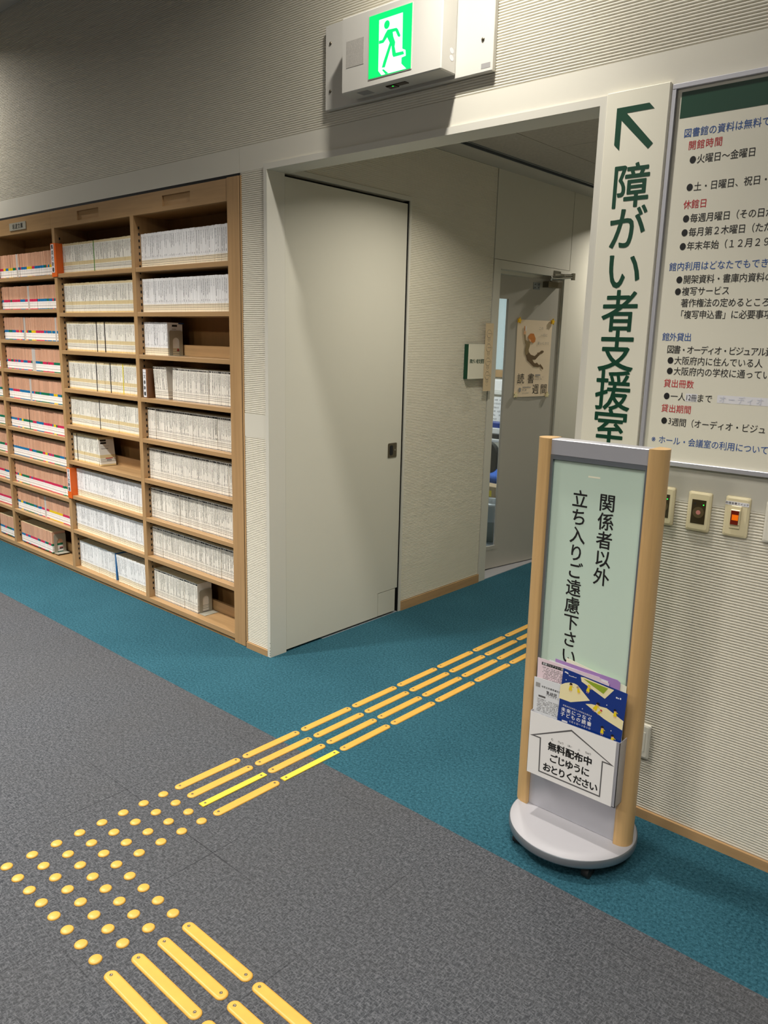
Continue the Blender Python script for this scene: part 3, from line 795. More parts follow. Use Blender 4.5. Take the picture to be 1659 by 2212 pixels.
# ------------------------------------------------------------------ exit sign
ex = thing('exit_sign', 'lit green emergency exit sign in a white box above the opening', 'exit sign', (0, 0, 0))
YF = -0.103
MB().bbox(0.376, 1.171, -0.020, 0.0, 2.441, 2.745, 0.002).build('mounting_plate', 'exitw', ex)
MB().bbox(0.548, 1.019, YF, -0.020, 2.453, 2.709, 0.004).build('housing', 'exitw', ex)
FE = fr_y(YF)
MB().prism(rect(0.6855, 0.8900, 2.4765, 2.6855), FE, 0.0015).build('panel_rim', 'exitw', ex)
g = MB().prism(rect(0.6880, 0.8875, 2.479, 2.683), FE, 0.0022).build('green_panel', 'exitg', ex)
FE2 = fr_y(YF - 0.0022)
MB().poly([(0.7362, 2.6618), (0.7362, 2.4979), (0.7521, 2.4814), (0.868, 2.4814), (0.8448, 2.5012), (0.8452, 2.5206), (0.8642, 2.5227), (0.8624, 2.5412), (0.8476, 2.5481), (0.846, 2.6618)], FE2, 0.0004).build('doorway_light', 'exitl', g)
b = MB()
b.poly(ell(0.7735, 2.6395, 0.0132, 0.0135, 20), FE2, 0.0008)
b.poly([(0.7767, 2.6222), (0.7672, 2.6125), (0.7533, 2.5947), (0.7374, 2.5952), (0.7374, 2.5850), (0.7594, 2.5848), (0.7764, 2.5989), (0.7886, 2.5788), (0.7613, 2.5251), (0.7537, 2.5059), (0.7678, 2.5040),
        (0.7969, 2.5684), (0.8026, 2.5368), (0.8075, 2.5296), (0.8572, 2.5291), (0.8524, 2.5394), (0.8185, 2.5407), (0.8120, 2.5623), (0.8144, 2.5754), (0.8052, 2.5948), (0.8018, 2.6102), (0.8149, 2.6102),
        (0.8263, 2.5911), (0.8337, 2.5876), (0.8381, 2.5917), (0.8260, 2.6135), (0.8185, 2.6198)][::-1], FE2, 0.0008)
b.poly([(0.7545, 2.4986), (0.7715, 2.4815), (0.7849, 2.4818), (0.7628, 2.4986)], FE2, 0.0008)
b.build('running_figure', 'exitg', g)
MB().prism(rect(0.573, 0.661, 2.537, 2.626), FE, 0.0008).build('speaker_grille', 'mesh', ex)
MB().prism(rect(0.66, 0.70, -0.075, -0.05), lambda u, v, n: (u + 0.09, v, 2.453 - n), 0.004).build('test_switch', 'smoke', ex)
MB().box(0.748, 0.840, -0.078, -0.056, 2.4505, 2.4535).build('switch_recess', 'smoke', ex)
MB().box(0.775, 0.781, -0.074, -0.069, 2.4490, 2.4506).build('led', 'ledg', ex)
b = MB(); b.box(0.61, 0.665, -0.085, -0.045, 2.4524, 2.4531); b.build('rating_label', 'inkl', ex)
for (x, z) in ((0.404, 2.678), (0.404, 2.507), (1.128, 2.542)):
    MB().lathe([(0.006, 0), (0.006, 0.002), (0.003, 0.004), (0.0005, 0.0042)], n=14).build('screw', 'screw', ex).matrix_local = Matrix.Translation((x, -0.020, z)) @ Matrix.Rotation(math.pi / 2, 4, 'X')
MB().prism(rect(1.125, 1.162, 2.452, 2.468), fr_y(-0.020), 0.0004).build('sticker', 'inkl', ex)
for z in (2.523, 2.500): MB().prism(ell(0.0, z, 0.011, 0.009), lambda u, v, n: (1.019 + n, -0.046 + u, v), 0.0004).build('sticker', 'sticker', ex)

# ------------------------------------------------------------------ vertical room sign and notice board
vs = thing('direction_sign', 'tall ivory sign with green arrow and vertical green lettering beside the opening', 'sign', (0, 0, 0))
MB().bbox(1.5915, 1.786, -0.013, 0.0, 1.165, 2.2985, 0.0015).build('sign_board', 'signw', vs)
FV = fr_y(-0.013)
b = MB()
b.poly([(1.6265, 2.2525), (1.6265, 2.1503), (1.6441, 2.1326), (1.6441, 2.2165), (1.7348, 2.1265), (1.7488, 2.1400), (1.6590, 2.2347), (1.7442, 2.2347), (1.7275, 2.2525)][::-1], FV, 0.0006)
b.build('arrow', 'dgreen', vs)
b = MB()
for i, ch in enumerate('障がい者支援室'): put(b, ch, FV, 1.6905, 2.0270 - i * 0.1222, 0.123, 0.132, off=0.013, n=0.0006)
b.build('lettering', 'dgreen', vs)

nb = thing('notice_board', 'large framed library notice board with blue, red and black Japanese text', 'notice board', (0, 0, 0))
MB().box(1.806, 3.05, -0.011, 0.0, 1.217, 2.275).build('board', 'signw', nb)
b = MB()
b.bbox(1.7955, 3.06, -0.020, -0.001, 2.273, 2.287, 0.0015); b.bbox(1.7955, 3.06, -0.020, -0.001, 1.203, 1.218, 0.0015); b.bbox(1.7955, 1.8085, -0.0198, -0.001, 1.2175, 2.2735, 0.0015); b.bbox(3.047, 3.06, -0.0198, -0.001, 1.2175, 2.2735, 0.0015)
b.build('board_frame', 'silver', nb)
FN = fr_y(-0.011)
MB().poly(rect(1.821, 3.03, 2.1948, 2.2640), FN, 0.0004).build('title_band', 'dgreen', nb)
LN = [("図書館の資料は無料で", "b", 1.8491, 2.0597, 2.1528), ("開館時間", "r", 1.8653, 1.9382, 2.1187), ("●火曜日～金曜日", "k", 1.8712, 2.0316, 2.0799), ("●土・日曜日、祝日・", "k", 1.8702, 2.0758, 2.0062),
      ("休館日", "r", 1.8684, 1.9142, 1.9594), ("●毎週月曜日（その日が", "k", 1.8689, 2.0969, 1.921), ("●毎月第２木曜日（ただ", "k", 1.8688, 2.0969, 1.8826), ("●年末年始（１２月２９", "k", 1.8676, 2.0974, 1.8445),
      ("館内利用はどなたでもでき", "b", 1.8444, 2.0994, 1.7884), ("●開架資料・書庫内資料の", "k", 1.8676, 2.1155, 1.7513), ("●複写サービス", "k", 1.8669, 2.0039, 1.7177), ("著作権法の定めるところ", "k", 1.8902, 2.1151, 1.6847),
      ("「複写申込書」に必要事項", "k", 1.8800, 2.1250, 1.6517), ("館外貸出", "b", 1.8442, 1.9101, 1.5869), ("図書・オーディオ・ビジュアル資", "k", 1.8622, 2.1412, 1.5504), ("●大阪府内に住んでいる人", "k", 1.8654, 2.1164, 1.5184),
      ("●大阪府内の学校に通ってい", "k", 1.8665, 2.1411, 1.4873), ("貸出冊数", "r", 1.8628, 1.9317, 1.4503), ("●一人", "k", 1.8648, 1.9107, 1.4123), ("まで", "k", 1.9664, 1.9902, 1.4118), ("貸出期間", "r", 1.8628, 1.932, 1.3752),
      ("●", "k", 1.8646, 1.8646, 1.3377), ("週間（オーディオ・ビジュ", "k", 1.899, 2.1476, 1.3357), ("※ホール・会議室の利用について", "b", 1.8413, 2.1607, 1.2787)]
for (s, c, u0, u1, v) in LN:
    b = MB(); line(b, s, FN, u0, u1, v, 0.0228, 0.0255, off=0.006)
    b.build('lettering', {'b': 'blue', 'r': 'red', 'k': 'ink'}[c], nb)
s1 = MB().poly(rect(1.9219, 1.9570, 1.4005, 1.4235), FN, 0.0003).build('sticker', 'sticker', nb)
b = MB(); put(b, '1', FN, 1.9262, 1.4120, 0.017, 0.022, n=0.0008, fit=True); put(b, '2', FN, 1.9345, 1.4120, 0.017, 0.022, n=0.0008, fit=True); put(b, '冊', FN, 1.9470, 1.4115, 0.017, 0.021, n=0.0008); b.build('lettering', 'ink', s1)
b = MB(); put(b, '3', FN, 1.8820, 1.3380, 0.022, 0.026, n=0.0006, fit=True); b.build('lettering', 'ink', nb)
s2 = MB().poly(rect(2.0145, 2.32, 1.4020, 1.4245), FN, 0.0003).build('sticker', 'sticker', nb)
b = MB(); line(b, 'オーディオ・', FN, 2.030, 2.158, 1.4130, 0.021, n=0.0008); b.build('lettering', mat('ghost_print', (200, 202, 214), 0.5, var=0.02), s2)

# ------------------------------------------------------------------ wall plates
def plate(x, z, kind, label, w=0.070, h=0.1205):
    t = thing('alarm_plate' if kind == 'alarm' else 'switch_plate', label, 'wall plate', (x, 0, z), None)
    m = 'ivoryl' if kind == 'outlet' else 'ivory'
    b = MB(); fr = fr_y(0.0)
    def ring(k, d): return [(u, v) for u, v in rrect(-w / 2 + k, w / 2 - k, -h / 2 + k, h / 2 - k, 0.006)]
    r0, r1, r2 = ring(0, 0), ring(0.0008, 0), ring(0.007, 0); n = len(r0)
    vsx = [fr(u, v, 0) for u, v in r0] + [fr(u, v, 0.005) for u, v in r0] + [fr(u, v, 0.0072) for u, v in r1] + [fr(u, v, 0.0095) for u, v in r2]
    b.add(vsx, [(i * n + k, i * n + (k + 1) % n, (i + 1) * n + (k + 1) % n, (i + 1) * n + k) for i in range(3) for k in range(n)], 0, False)
    b.add(vsx[3 * n:], [list(range(n))]); b.build('cover', m, t)
    f2 = fr_y(-0.0095)
    if kind == 'alarm':
        b = MB().prism(rect(-0.0215, 0.0205, -0.037, 0.0365), f2, 0.0006); w_ = b.build('window', 'smoke', t)
        MB().prism(ell(0.0, -0.002, 0.017, 0.017, 24), fr_y(-0.0101), 0.0008).build('call_button', 'smoke2', t)
        MB().prism(ell(0.0, -0.002, 0.0068, 0.0068, 20), fr_y(-0.0109), 0.0006).build('button_centre', 'rosy', t)
        MB().prism(ell(0.0135, 0.0225, 0.0016, 0.0016, 10), fr_y(-0.0101), 0.0008).build('led', 'ledg', t)
        MB().prism(ell(-0.0125, 0.0240, 0.0026, 0.0026, 12), fr_y(-0.0101), 0.0008).build('sensor_eye', 'black', t)
    elif kind == 'switch':
        l = MB().prism(rect(-0.034, 0.032, 0.0340, 0.0450), f2, 0.0004).build('paper_label', 'sticker', t)
        b = MB(); line(b, '防煙垂壁スイッチ', fr_y(-0.0099), -0.030, 0.028, 0.0395, 0.0072, n=0.0003, off=0.01); b.build('lettering', 'ink', l)
        MB().bbox(-0.0155, 0.0135, -0.034, 0.0330, -0.0130, -0.0095, 0.001).v
        b = MB(); b.bbox(-0.0155, 0.0135, -0.0135, -0.009, -0.034, 0.033, 0.001); b.build('switch_body', 'ivory', t)
        b = MB(); b.bbox(-0.0150, 0.0125, -0.0185, -0.012, -0.0235, 0.0225, 0.002); b.build('rocker', 'ivory', t)
        r = MB().prism(rect(-0.0125, 0.0098, -0.0215, 0.0200), fr_y(-0.0185), 0.0005).build('rocker_window', 'amberd', t)
        MB().prism(rect(-0.0090, 0.0090, -0.0085, 0.0080), fr_y(-0.0190), 0.0005).build('pilot_lamp', 'amber', t)
    else:
        b = MB().prism(rrect(-0.020, 0.020, -0.034, 0.034, 0.003), f2, 0.0012); b.build('socket_insert', 'ivoryl', t)
        b = MB()
        for zz in (0.018, -0.016):
            for xx in (-0.006, 0.006): b.poly(rect(xx - 0.001, xx + 0.001, zz - 0.004, zz + 0.004), fr_y(-0.0107), 0.0003)
        b.build('slots', 'black', t)
plate(1.886, 1.0755, 'alarm', 'ivory alarm plate half hidden behind the sign stand')
plate(1.9970, 1.0735, 'alarm', 'ivory alarm plate with dark window and red button, between the stand and the switch')
plate(2.1065, 1.0755, 'switch', 'ivory wall plate with orange lit rocker switch and paper label')
plate(2.2185, 1.0750, 'outlet', 'pale wall plate cut off by the picture edge beside the orange switch')
plate(1.888, 0.2755, 'outlet', 'pale socket plate low on the ribbed wall behind the sign stand')

# ------------------------------------------------------------------ standing sign
st = thing('sign_stand', 'free-standing sign with beech posts, pale green panel and round white base', 'sign stand', (1.8085, -0.285, 0))
PX, PY = 1.8085, -0.285
def L(x, y): return x - PX, y - PY
b = MB().lathe([(0.190, 0.041), (0.199, 0.044), (0.2, 0.048), (0.2, 0.066), (0.1975, 0.0695)], n=72); b.build('base_rim', 'silverd', st)
b = MB().lathe([(0.1970, 0.066), (0.1965, 0.0700), (0.15, 0.0702), (0.001, 0.0702)], n=72); b.build('base_plate', 'white', st)
for ax, ay in ((0.12, -0.125), (-0.12, -0.125), (0.12, 0.125), (-0.12, 0.125)):
    b = MB()
    b.tube((ax - 0.011, ay, 0.0185), (ax + 0.011, ay, 0.0185), 0.018, 18); b.box(ax - 0.013, ax + 0.013, ay - 0.008, ay + 0.008, 0.030, 0.042)
    b.build('caster', 'rubber', st)
YP = -0.304
def post(side):
    out = []
    cx = 1.646 if side < 0 else 1.959; n = 20; rx = 0.0445 if side < 0 else 0.0365
    for k in range(n + 1):
        a = math.radians(-90 + 180 * k / n)
        out.append((side * (abs(0.004)) + side * rx * math.cos(a) ** 0.85 if math.cos(a) > 0 else side * 0.004, 0.036 * math.sin(a)))
    pts = [(-side * 0.004, -0.036)] + out + [(-side * 0.004, 0.036)]
    return [(cx + x - PX, YP + 0.036 + y - PY) for x, y in pts]
for side in (-1, 1):
    o = post(side)
    if side < 0: o = o[::-1]
    MB().prism(o, lambda u, v, n: (u, v, 0.0702 + n), 1.2838 - 0.0702, 0, True).build('post', 'beech', st)
xa, xb = 1.6502 - PX, 1.9548 - PX
ya = YP + 0.008 - PY
MB().bbox(xa, xb, ya, ya + 0.052, 1.235, 1.2825, 0.002).build('top_rail', 'silver', st)
b = MB(); b.bbox(xa, xb, ya + 0.004, ya + 0.05, 0.0705, 0.46, 0.001); b.build('lower_panel', 'silver', st)
b = MB()
b.box(xa, xa + 0.0085, ya + 0.001, ya + 0.03, 0.46, 1.235); b.box(xb - 0.0085, xb, ya + 0.001, ya + 0.03, 0.46, 1.235); b.box(xa + 0.0085, xb - 0.0085, ya + 0.001, ya + 0.03, 1.2225, 1.235)
b.build('panel_rim', 'silverd', st)
FS = fr_y(ya + 0.010)
pn = MB().box(xa + 0.0085, xb - 0.0085, ya + 0.010, ya + 0.03, 0.46, 1.2225).build('panel', 'panelg', st)
MB().poly(rect(1.773 - PX, 1.811 - PX, 1.180, 1.185), FS, 0.0003).build('tape_mark', 'creamp', pn)
b = MB()
for i, ch in enumerate('関係者以外'): put(b, ch, FS, 1.8385 - PX, 1.1125 - i * 0.0558, 0.052, 0.0545, off=0.014, n=0.0005)
b.build('lettering', 'ink', pn); b = MB()
for i, ch in enumerate('立ち入りご遠慮下さい'): put(b, ch, FS, 1.7525 - PX, 1.1115 - i * 0.0550, 0.052, 0.0545, off=0.014, n=0.0005)
b.build('lettering', 'ink', pn)
# leaflet pocket
px0, px1, pz0, pz1, py0, py1 = 1.668 - PX, 1.9695 - PX, 0.218, 0.4285, -0.349 - PY, YP + 0.0055 - PY
b = MB()
b.box(px0, px1, py0, py0 + 0.002, pz0, pz1); b.box(px0, px0 + 0.002, py0, py1, pz0, pz1); b.box(px1 - 0.002, px1, py0, py1, pz0, pz1); b.box(px0, px1, py0, py1, pz0, pz0 + 0.002)
b.box(px0, px1, py1 - 0.0016, py1, pz0, 0.50)
b.build('leaflet_pocket', 'silver', st)
st.rotation_euler = (0, math.radians(-0.30), 0)

def AR(o):
    """things held by the stand share its slight tilt"""
    o.matrix_world = Matrix.Translation((PX, PY, 0)) @ Matrix.Rotation(math.radians(-0.30), 4, 'Y')
def held(name, label, cat, group=None):
    t = bpy.data.objects.new(name, None); t.empty_display_size = .05; COL.objects.link(t); AR(t); return tag(t, label, cat, group)
def fs(y): return lambda u, v, n: (u - PX, y - PY - n, v)

nt = held('notice_sheet', 'white arrow notice taped to the front of the leaflet pocket', 'notice')
YN = -0.3494
MB().prism(rect(1.6695, 1.9585, 0.2185, 0.4275), fs(YN), 0.0006).build('sheet', 'paper', nt)
FNt = fs(YN - 0.0006)
b = MB()
ap = [(1.814, 0.4150), (1.676, 0.3483), (1.7095, 0.3483), (1.7120, 0.2340), (1.9215, 0.2360), (1.9190, 0.3505), (1.9550, 0.3515)]
pol = [(1.814, 0.4152), (1.673, 0.3475), (1.7085, 0.3475), (1.7110, 0.2340), (1.9225, 0.2340), (1.9225, 0.3490), (1.9580, 0.3490)]
inn = [(1.814, 0.4095), (1.6900, 0.3515), (1.7128, 0.3515), (1.7150, 0.2384), (1.9186, 0.2384), (1.9186, 0.3532), (1.9420, 0.3532)]
for i in range(7):
    j = (i + 1) % 7; b.poly([pol[i], pol[j], inn[j], inn[i]], FNt, 0.0003)
b.build('arrow_outline', 'inkg', nt)
b = MB()
line(b, '無料配布中', FNt, 1.7535, 1.8740, 0.3345, 0.030, off=0.034)
line(b, 'ごじゆうに', FNt, 1.7600, 1.8690, 0.2965, 0.030, off=0.030)
line(b, 'おとりください', FNt, 1.7395, 1.8985, 0.2585, 0.030, off=0.030)
for s, u in (('む', 1.7520), ('りょう', 1.7815), ('はい', 1.8120), ('ふ', 1.8430), ('ちゅう', 1.8735)):
    for i, ch in enumerate(s): put(b, ch, FNt, u + (i - (len(s) - 1) / 2) * 0.0065, 0.3595, 0.0085)
b.build('lettering', 'ink', nt)

# leaflets in the pocket
def leaflet(name, label, pts, y, m, h=0.0006):
    t = held(name, label, 'leaflet', None)
    MB().prism(pts, fs(y), h).build('sheet', m, t); return t
leaflet('flyer', 'cream leaflet standing highest at the back of the pocket', [(1.757, 0.24), (1.955, 0.24), (1.955, 0.5870), (1.757, 0.6190)], -0.3060, 'creamp')
leaflet('flyer', 'purple leaflet with notched corner behind the blue flyer', [(1.722, 0.24), (1.936, 0.24), (1.936, 0.5950), (1.927, 0.6000), (1.722, 0.6070)], -0.3095, 'purp')
leaflet('flyer', 'white leaflet edge peeping out behind the pink sheet', [(1.703, 0.24), (1.90, 0.24), (1.90, 0.588), (1.703, 0.5985)], -0.3120, 'paper2')
pk = leaflet('flyer', 'pale pink sheet with a black title bar at the left of the pocket', [(1.6715, 0.24), (1.905, 0.24), (1.905, 0.583), (1.878, 0.585), (1.873, 0.5935), (1.664, 0.5960)], -0.3150, 'pinkp')
FP = fs(-0.3156)
q = MB().poly(rect(1.679, 1.772, 0.5760, 0.5855), FP, 0.0003).build('title_bar', 'ink', pk)
b = MB(); line(b, '読書バリアフリー研究会', FP, 1.686, 1.767, 0.5808, 0.0078, n=0.0006, off=0.01); b.build('lettering', 'paper2', q)
b = MB(); rr = random.Random(3)
def scribble(b, fr, u0, u1, v, h, dens=0.75, mi=0, n=0.0003):
    u = u0
    while u < u1 - h * 0.7:
        if rr.random() < dens: b.poly(rect(u, u + h * rr.uniform(0.5, 0.85), v, v + h * rr.uniform(0.6, 1)), fr, n, mi)
        u += h
for i in range(8): scribble(b, FP, 1.683 + (0.004 if i % 3 else 0), 1.76, 0.5680 - i * 0.0052, 0.0028)
b.build('small_print', 'inkg', pk)
wl = leaflet('flyer', 'white printed sheet with a grey emblem at the front left of the pocket', [(1.6715, 0.235), (1.879, 0.235), (1.879, 0.5430), (1.6655, 0.5375)], -0.3320, 'paper2')
FW = fs(-0.3326)
b = MB(); b.poly(rect(1.672, 1.688, 0.5070, 0.5215), FW, 0.0003); b.build('emblem', 'inkl', wl)
b = MB(); line(b, '令和五年度発達支援', FW, 1.696, 1.757, 0.5125, 0.0072, off=0.01); line(b, '乳幼児', FW, 1.717, 1.742, 0.4970, 0.0125, off=0.02); line(b, '〜ことばとこ', FW, 1.713, 1.752, 0.4885, 0.0070)
b.build('lettering', 'ink', wl)
b = MB(); b.poly(rect(1.684, 1.709, 0.4760, 0.4820), FW, 0.0003)
for i in range(9): scribble(b, FW, 1.681, 1.757, 0.4680 - i * 0.0050, 0.0028)
b.build('small_print', 'inkg', wl)
bf = leaflet('flyer', 'dark blue flyer with yellow-clad children floating on open books', [(1.7565, 0.40), (1.9655, 0.40), (1.9735, 0.5815), (1.7665, 0.5985)], -0.3390, 'fblue')
FB = fs(-0.3396)
b = MB()
b.poly([(1.7612, 0.5425), (1.7756, 0.5523), (1.7902, 0.5585), (1.8064, 0.5609), (1.817, 0.5586), (1.8604, 0.5226), (1.7984, 0.4969), (1.7592, 0.4976)][::-1], FB, 0.0003)
b.poly([(1.8256, 0.5880), (1.8366, 0.5895), (1.9325, 0.5800), (1.9063, 0.5441), (1.8289, 0.5740)][::-1], FB, 0.0003)
b.poly([(1.8471, 0.5079), (1.8662, 0.5138), (1.899, 0.5159), (1.9144, 0.517), (1.9688, 0.4946), (1.9675, 0.4651), (1.9093, 0.4809), (1.8945, 0.4871)][::-1], FB, 0.0003)
bk = b.build('printed_books', 'fcream', bf)
MB().poly([(1.8339, 0.5852), (1.9143, 0.5792), (1.9008, 0.5578), (1.861, 0.573)][::-1], FB, 0.0006).build('printed_grass', 'fgreen', bk)
b = MB()
def kid(x, z, s, tilt, hair=2):
    c, q = math.cos(tilt), math.sin(tilt)
    f = lambda pts: [(x + (u * c - v * q) * s, z + (u * q + v * c) * s) for u, v in pts]
    b.poly(f([(-0.5, -1.0), (0.5, -1.0), (0.28, 0.25), (-0.28, 0.25)]), FB, 0.0007, 0)
    b.poly(f([(0.2, 0.2), (0.8, -0.1), (0.85, 0.05), (0.25, 0.4)]), FB, 0.0008, 0)
    b.poly(f(rect(-0.32, -0.12, -1.5, -1.0)), FB, 0.0006, 1); b.poly(f(rect(0.10, 0.30, -1.5, -1.0)), FB, 0.0006, 1)
    b.poly(f(ell(0, 0.62, 0.40, 0.42)), FB, 0.0009, 1)
    b.poly(f([(0.42 * math.cos(math.radians(a)), 0.68 + 0.44 * math.sin(math.radians(a))) for a in range(-10, 211, 20)]), FB, 0.0011, hair)
for (x, z, s, tl, hr) in ((1.7955, 0.5465, 0.0115, -0.05, 2), (1.8205, 0.5455, 0.0095, 0.3, 3), (1.8530, 0.5600, 0.0110, -0.15, 0), (1.8830, 0.5120, 0.0135, -0.45, 2), (1.8950, 0.4990, 0.0085, -0.6, 4), (1.9415, 0.5110, 0.0110, 0.05, 2), (1.9065, 0.4450, 0.0110, 0.0, 2), (1.9400, 0.4290, 0.0120, 0.0, 2)):
    kid(x, z, s, tl, hr)
b.build('printed_children', ['fyel', 'skin', 'ink', 'card', 'red'], bf)
b = MB()
line(b, '未来につなぐ', FB, 1.7765, 1.8640, 0.4655, 0.0145, v1=0.4640, off=0.02)
line(b, '子どもの読書', FB, 1.7750, 1.8640, 0.4500, 0.0145, v1=0.4485, off=0.02)
line(b, '伊藤忠記念財団50周年記念展示会', FB, 1.7765, 1.8680, 0.4795, 0.0055, v1=0.4755)
line(b, '2月5日〜3月2日', FB, 1.8010, 1.8660, 0.4345, 0.0075)
b.poly(rect(1.774, 1.793, 0.4255, 0.4310), FB, 0.0004); b.poly([(1.771, 0.5865), (1.785, 0.5835), (1.783, 0.5885), (1.774, 0.5905)], FB, 0.0004)
scribble(b, FB, 1.787, 1.814, 0.579, 0.0032, 1.0)
for (x, z) in ((1.7785, 0.5635), (1.9142, 0.5269), (1.8385, 0.4889), (1.9338, 0.4519)): b.poly(ell(x, z, 0.0016, 0.0018, 8), FB, 0.0004)
scribble(b, FB, 1.934, 1.962, 0.5570, 0.006, 0.9)
b.build('lettering', 'sticker', bf)

# ------------------------------------------------------------------ room nameplate, paper strip, poster
rn = thing('room_nameplate', 'thick ivory nameplate with green edge on the ribbed wall by the office door', 'nameplate', (0, 0, 0))
MB().box(0.0, 0.030, 1.512, 1.690, 1.340, 1.545).build('plate_edge', 'dgreen', rn)
o = MB().box(0.030, 0.034, 1.512, 1.690, 1.340, 1.545).build('plate_face', 'signw', rn)
FR = fr_x(0.034)
b = MB(); line(b, '障がい者支援室', FR, 1.536, 1.670, 1.444, 0.0245, 0.028, off=0.02); b.build('lettering', 'dgreen', o)
ps = thing('paper_strip', 'long kraft paper strip with line drawings taped over the nameplate edge', 'paper strip', (0, 0, 0))
f = MB(); fp = fr_x(0.0355)
f.prism(rect(1.672, 1.757, 1.262, 1.672), fp, 0.0005); f.build('strip', 'kraft', ps)
fp2 = fr_x(0.0360); b = MB()
def arc(cx, cz, r, a0, a1, w=0.0016, sx=1.0):
    n = max(4, int(abs(a1 - a0) / 18))
    for k in range(n):
        t0, t1 = math.radians(a0 + (a1 - a0) * k / n), math.radians(a0 + (a1 - a0) * (k + 1) / n)
        b.poly([(cx + sx * (r + w) * math.cos(t0), cz + (r + w) * math.sin(t0)), (cx + sx * (r + w) * math.cos(t1), cz + (r + w) * math.sin(t1)), (cx + sx * r * math.cos(t1), cz + r * math.sin(t1)), (cx + sx * r * math.cos(t0), cz + r * math.sin(t0))], fp2, 0.0003)
for k, zc in enumerate((1.608, 1.524, 1.440, 1.356)):
    arc(1.712, zc, 0.024, 20, 250); arc(1.712, zc - 0.004, 0.020, 190, 350); b.poly(rect(1.700, 1.738, zc + 0.001, zc + 0.003), fp2, 0.0003)
    arc(1.742, zc, 0.006, 0, 360, 0.001); arc(1.712, zc - 0.032, 0.012, 0, 360, 0.0012); arc(1.706, zc - 0.034, 0.003, 0, 360, 0.001); arc(1.718, zc - 0.034, 0.003, 0, 360, 0.001)
    arc(1.712, zc - 0.050, 0.011, 180, 360, 0.001)
b.build('line_drawing', 'inkg', ps)

po = thing('poster', 'beige reading-week poster of a leaping red-haired figure pinned on the grey office door', 'poster', (0, 0, 0))
nP = 0.003
def FPo(u, v, n): return FL(u, v, nP + n)
b = MB(); pv = []
for k, (v, bulge) in enumerate(((1.198, 0.012), (1.26, 0.006), (1.36, 0.002), (1.453, 0.0045), (1.55, 0.001), (1.712, 0.0))):
    for u, e_ in ((0.435 - 0.006 * (1.712 - v) / 0.5, 0.25), (0.26, 1.0), (0.076, 0.25)):
        pv.append(FPo(u, v, bulge * e_ * (0.0 if k < 0 else 0.35)))
fsx = [(r * 3 + c, r * 3 + c + 1, (r + 1) * 3 + c + 1, (r + 1) * 3 + c) for r in range(5) for c in range(2)]
b.add(pv, fsx); sh_ = b.build('sheet', 'poster', po)
sol = sh_.modifiers.new('thick', 'SOLIDIFY'); sol.thickness = 0.0006; sol.offset = -1
b = MB(); NN = 0.0065
def PP(pts, off, mi): b.poly(pts, lambda u, v, n: FL(u, v, NN + n), off, mi)
PP([(0.336, 1.48), (0.321, 1.494), (0.305, 1.499), (0.287, 1.483), (0.245, 1.473), (0.218, 1.489), (0.22, 1.497), (0.21, 1.496), (0.194, 1.5), (0.182, 1.51), (0.161, 1.512), (0.15, 1.503), (0.164, 1.494), (0.188, 1.487), (0.234, 1.45), (0.267, 1.449), (0.244, 1.426), (0.224, 1.425), (0.218, 1.431), (0.202, 1.419), (0.189, 1.411), (0.181, 1.421), (0.149, 1.395), (0.146, 1.384), (0.154, 1.382), (0.184, 1.403), (0.204, 1.399), (0.25, 1.402), (0.32, 1.446)], 0.0, 1)
PP([(0.367, 1.616), (0.351, 1.617), (0.345, 1.58), (0.324, 1.57), (0.296, 1.579), (0.297, 1.563), (0.301, 1.541), (0.311, 1.515), (0.305, 1.499), (0.324, 1.483), (0.342, 1.48), (0.349, 1.509), (0.342, 1.551), (0.358, 1.572)], 0.0003, 0)
PP([(0.37, 1.635), (0.351, 1.638), (0.348, 1.627), (0.352, 1.614), (0.367, 1.616), (0.372, 1.627)], 0.0006, 3)
PP([(0.369, 1.67), (0.346, 1.67), (0.347, 1.64), (0.366, 1.639)], 0.0009, 4); PP([(0.369, 1.67), (0.36, 1.67), (0.358, 1.639), (0.366, 1.639)], 0.0012, 2)
PP([(0.301, 1.623), (0.268, 1.623), (0.246, 1.59), (0.25, 1.569), (0.27, 1.56), (0.296, 1.571), (0.304, 1.576), (0.32, 1.589), (0.323, 1.599), (0.316, 1.612)], 0.0006, 2)
PP([(0.316, 1.591), (0.305, 1.584), (0.292, 1.579), (0.295, 1.565), (0.308, 1.57), (0.317, 1.583)], 0.0009, 3)
b.build('printed_figure', ['fig1', 'fig2', 'fig3', 'skin', 'paper'], po)
FT = lambda u, v, n: FL(-u, v, NN + n)
b = MB()
put(b, '読', FT, -0.373, 1.321, 0.072); put(b, '書', FT, -0.269, 1.321, 0.072); put(b, '週', FT, -0.214, 1.248, 0.072); put(b, '間', FT, -0.127, 1.247, 0.072)
b.build('title_lettering', 'ink', po)
b = MB()
line(b, 'この', FT, -0.208, -0.182, 1.659, 0.022); line(b, '一行に', FT, -0.185, -0.135, 1.614, 0.022); line(b, '逢いにきた', FT, -0.212, -0.112, 1.560, 0.021)
b.poly(rect(-0.226, -0.173, 1.339, 1.349), FT, 0.0002)
for i, (u0, u1, v) in enumerate(((-0.226, -0.13, 1.328), (-0.226, -0.15, 1.315))): scribble(b, FT, u0, u1, v, 0.006)
b.poly(ell(-0.377, 1.246, 0.013, 0.016), FT, 0.0002); scribble(b, FT, -0.348, -0.262, 1.258, 0.012); scribble(b, FT, -0.346, -0.30, 1.240, 0.010); scribble(b, FT, -0.348, -0.275, 1.222, 0.004)
b.build('small_lettering', 'inkl', po)
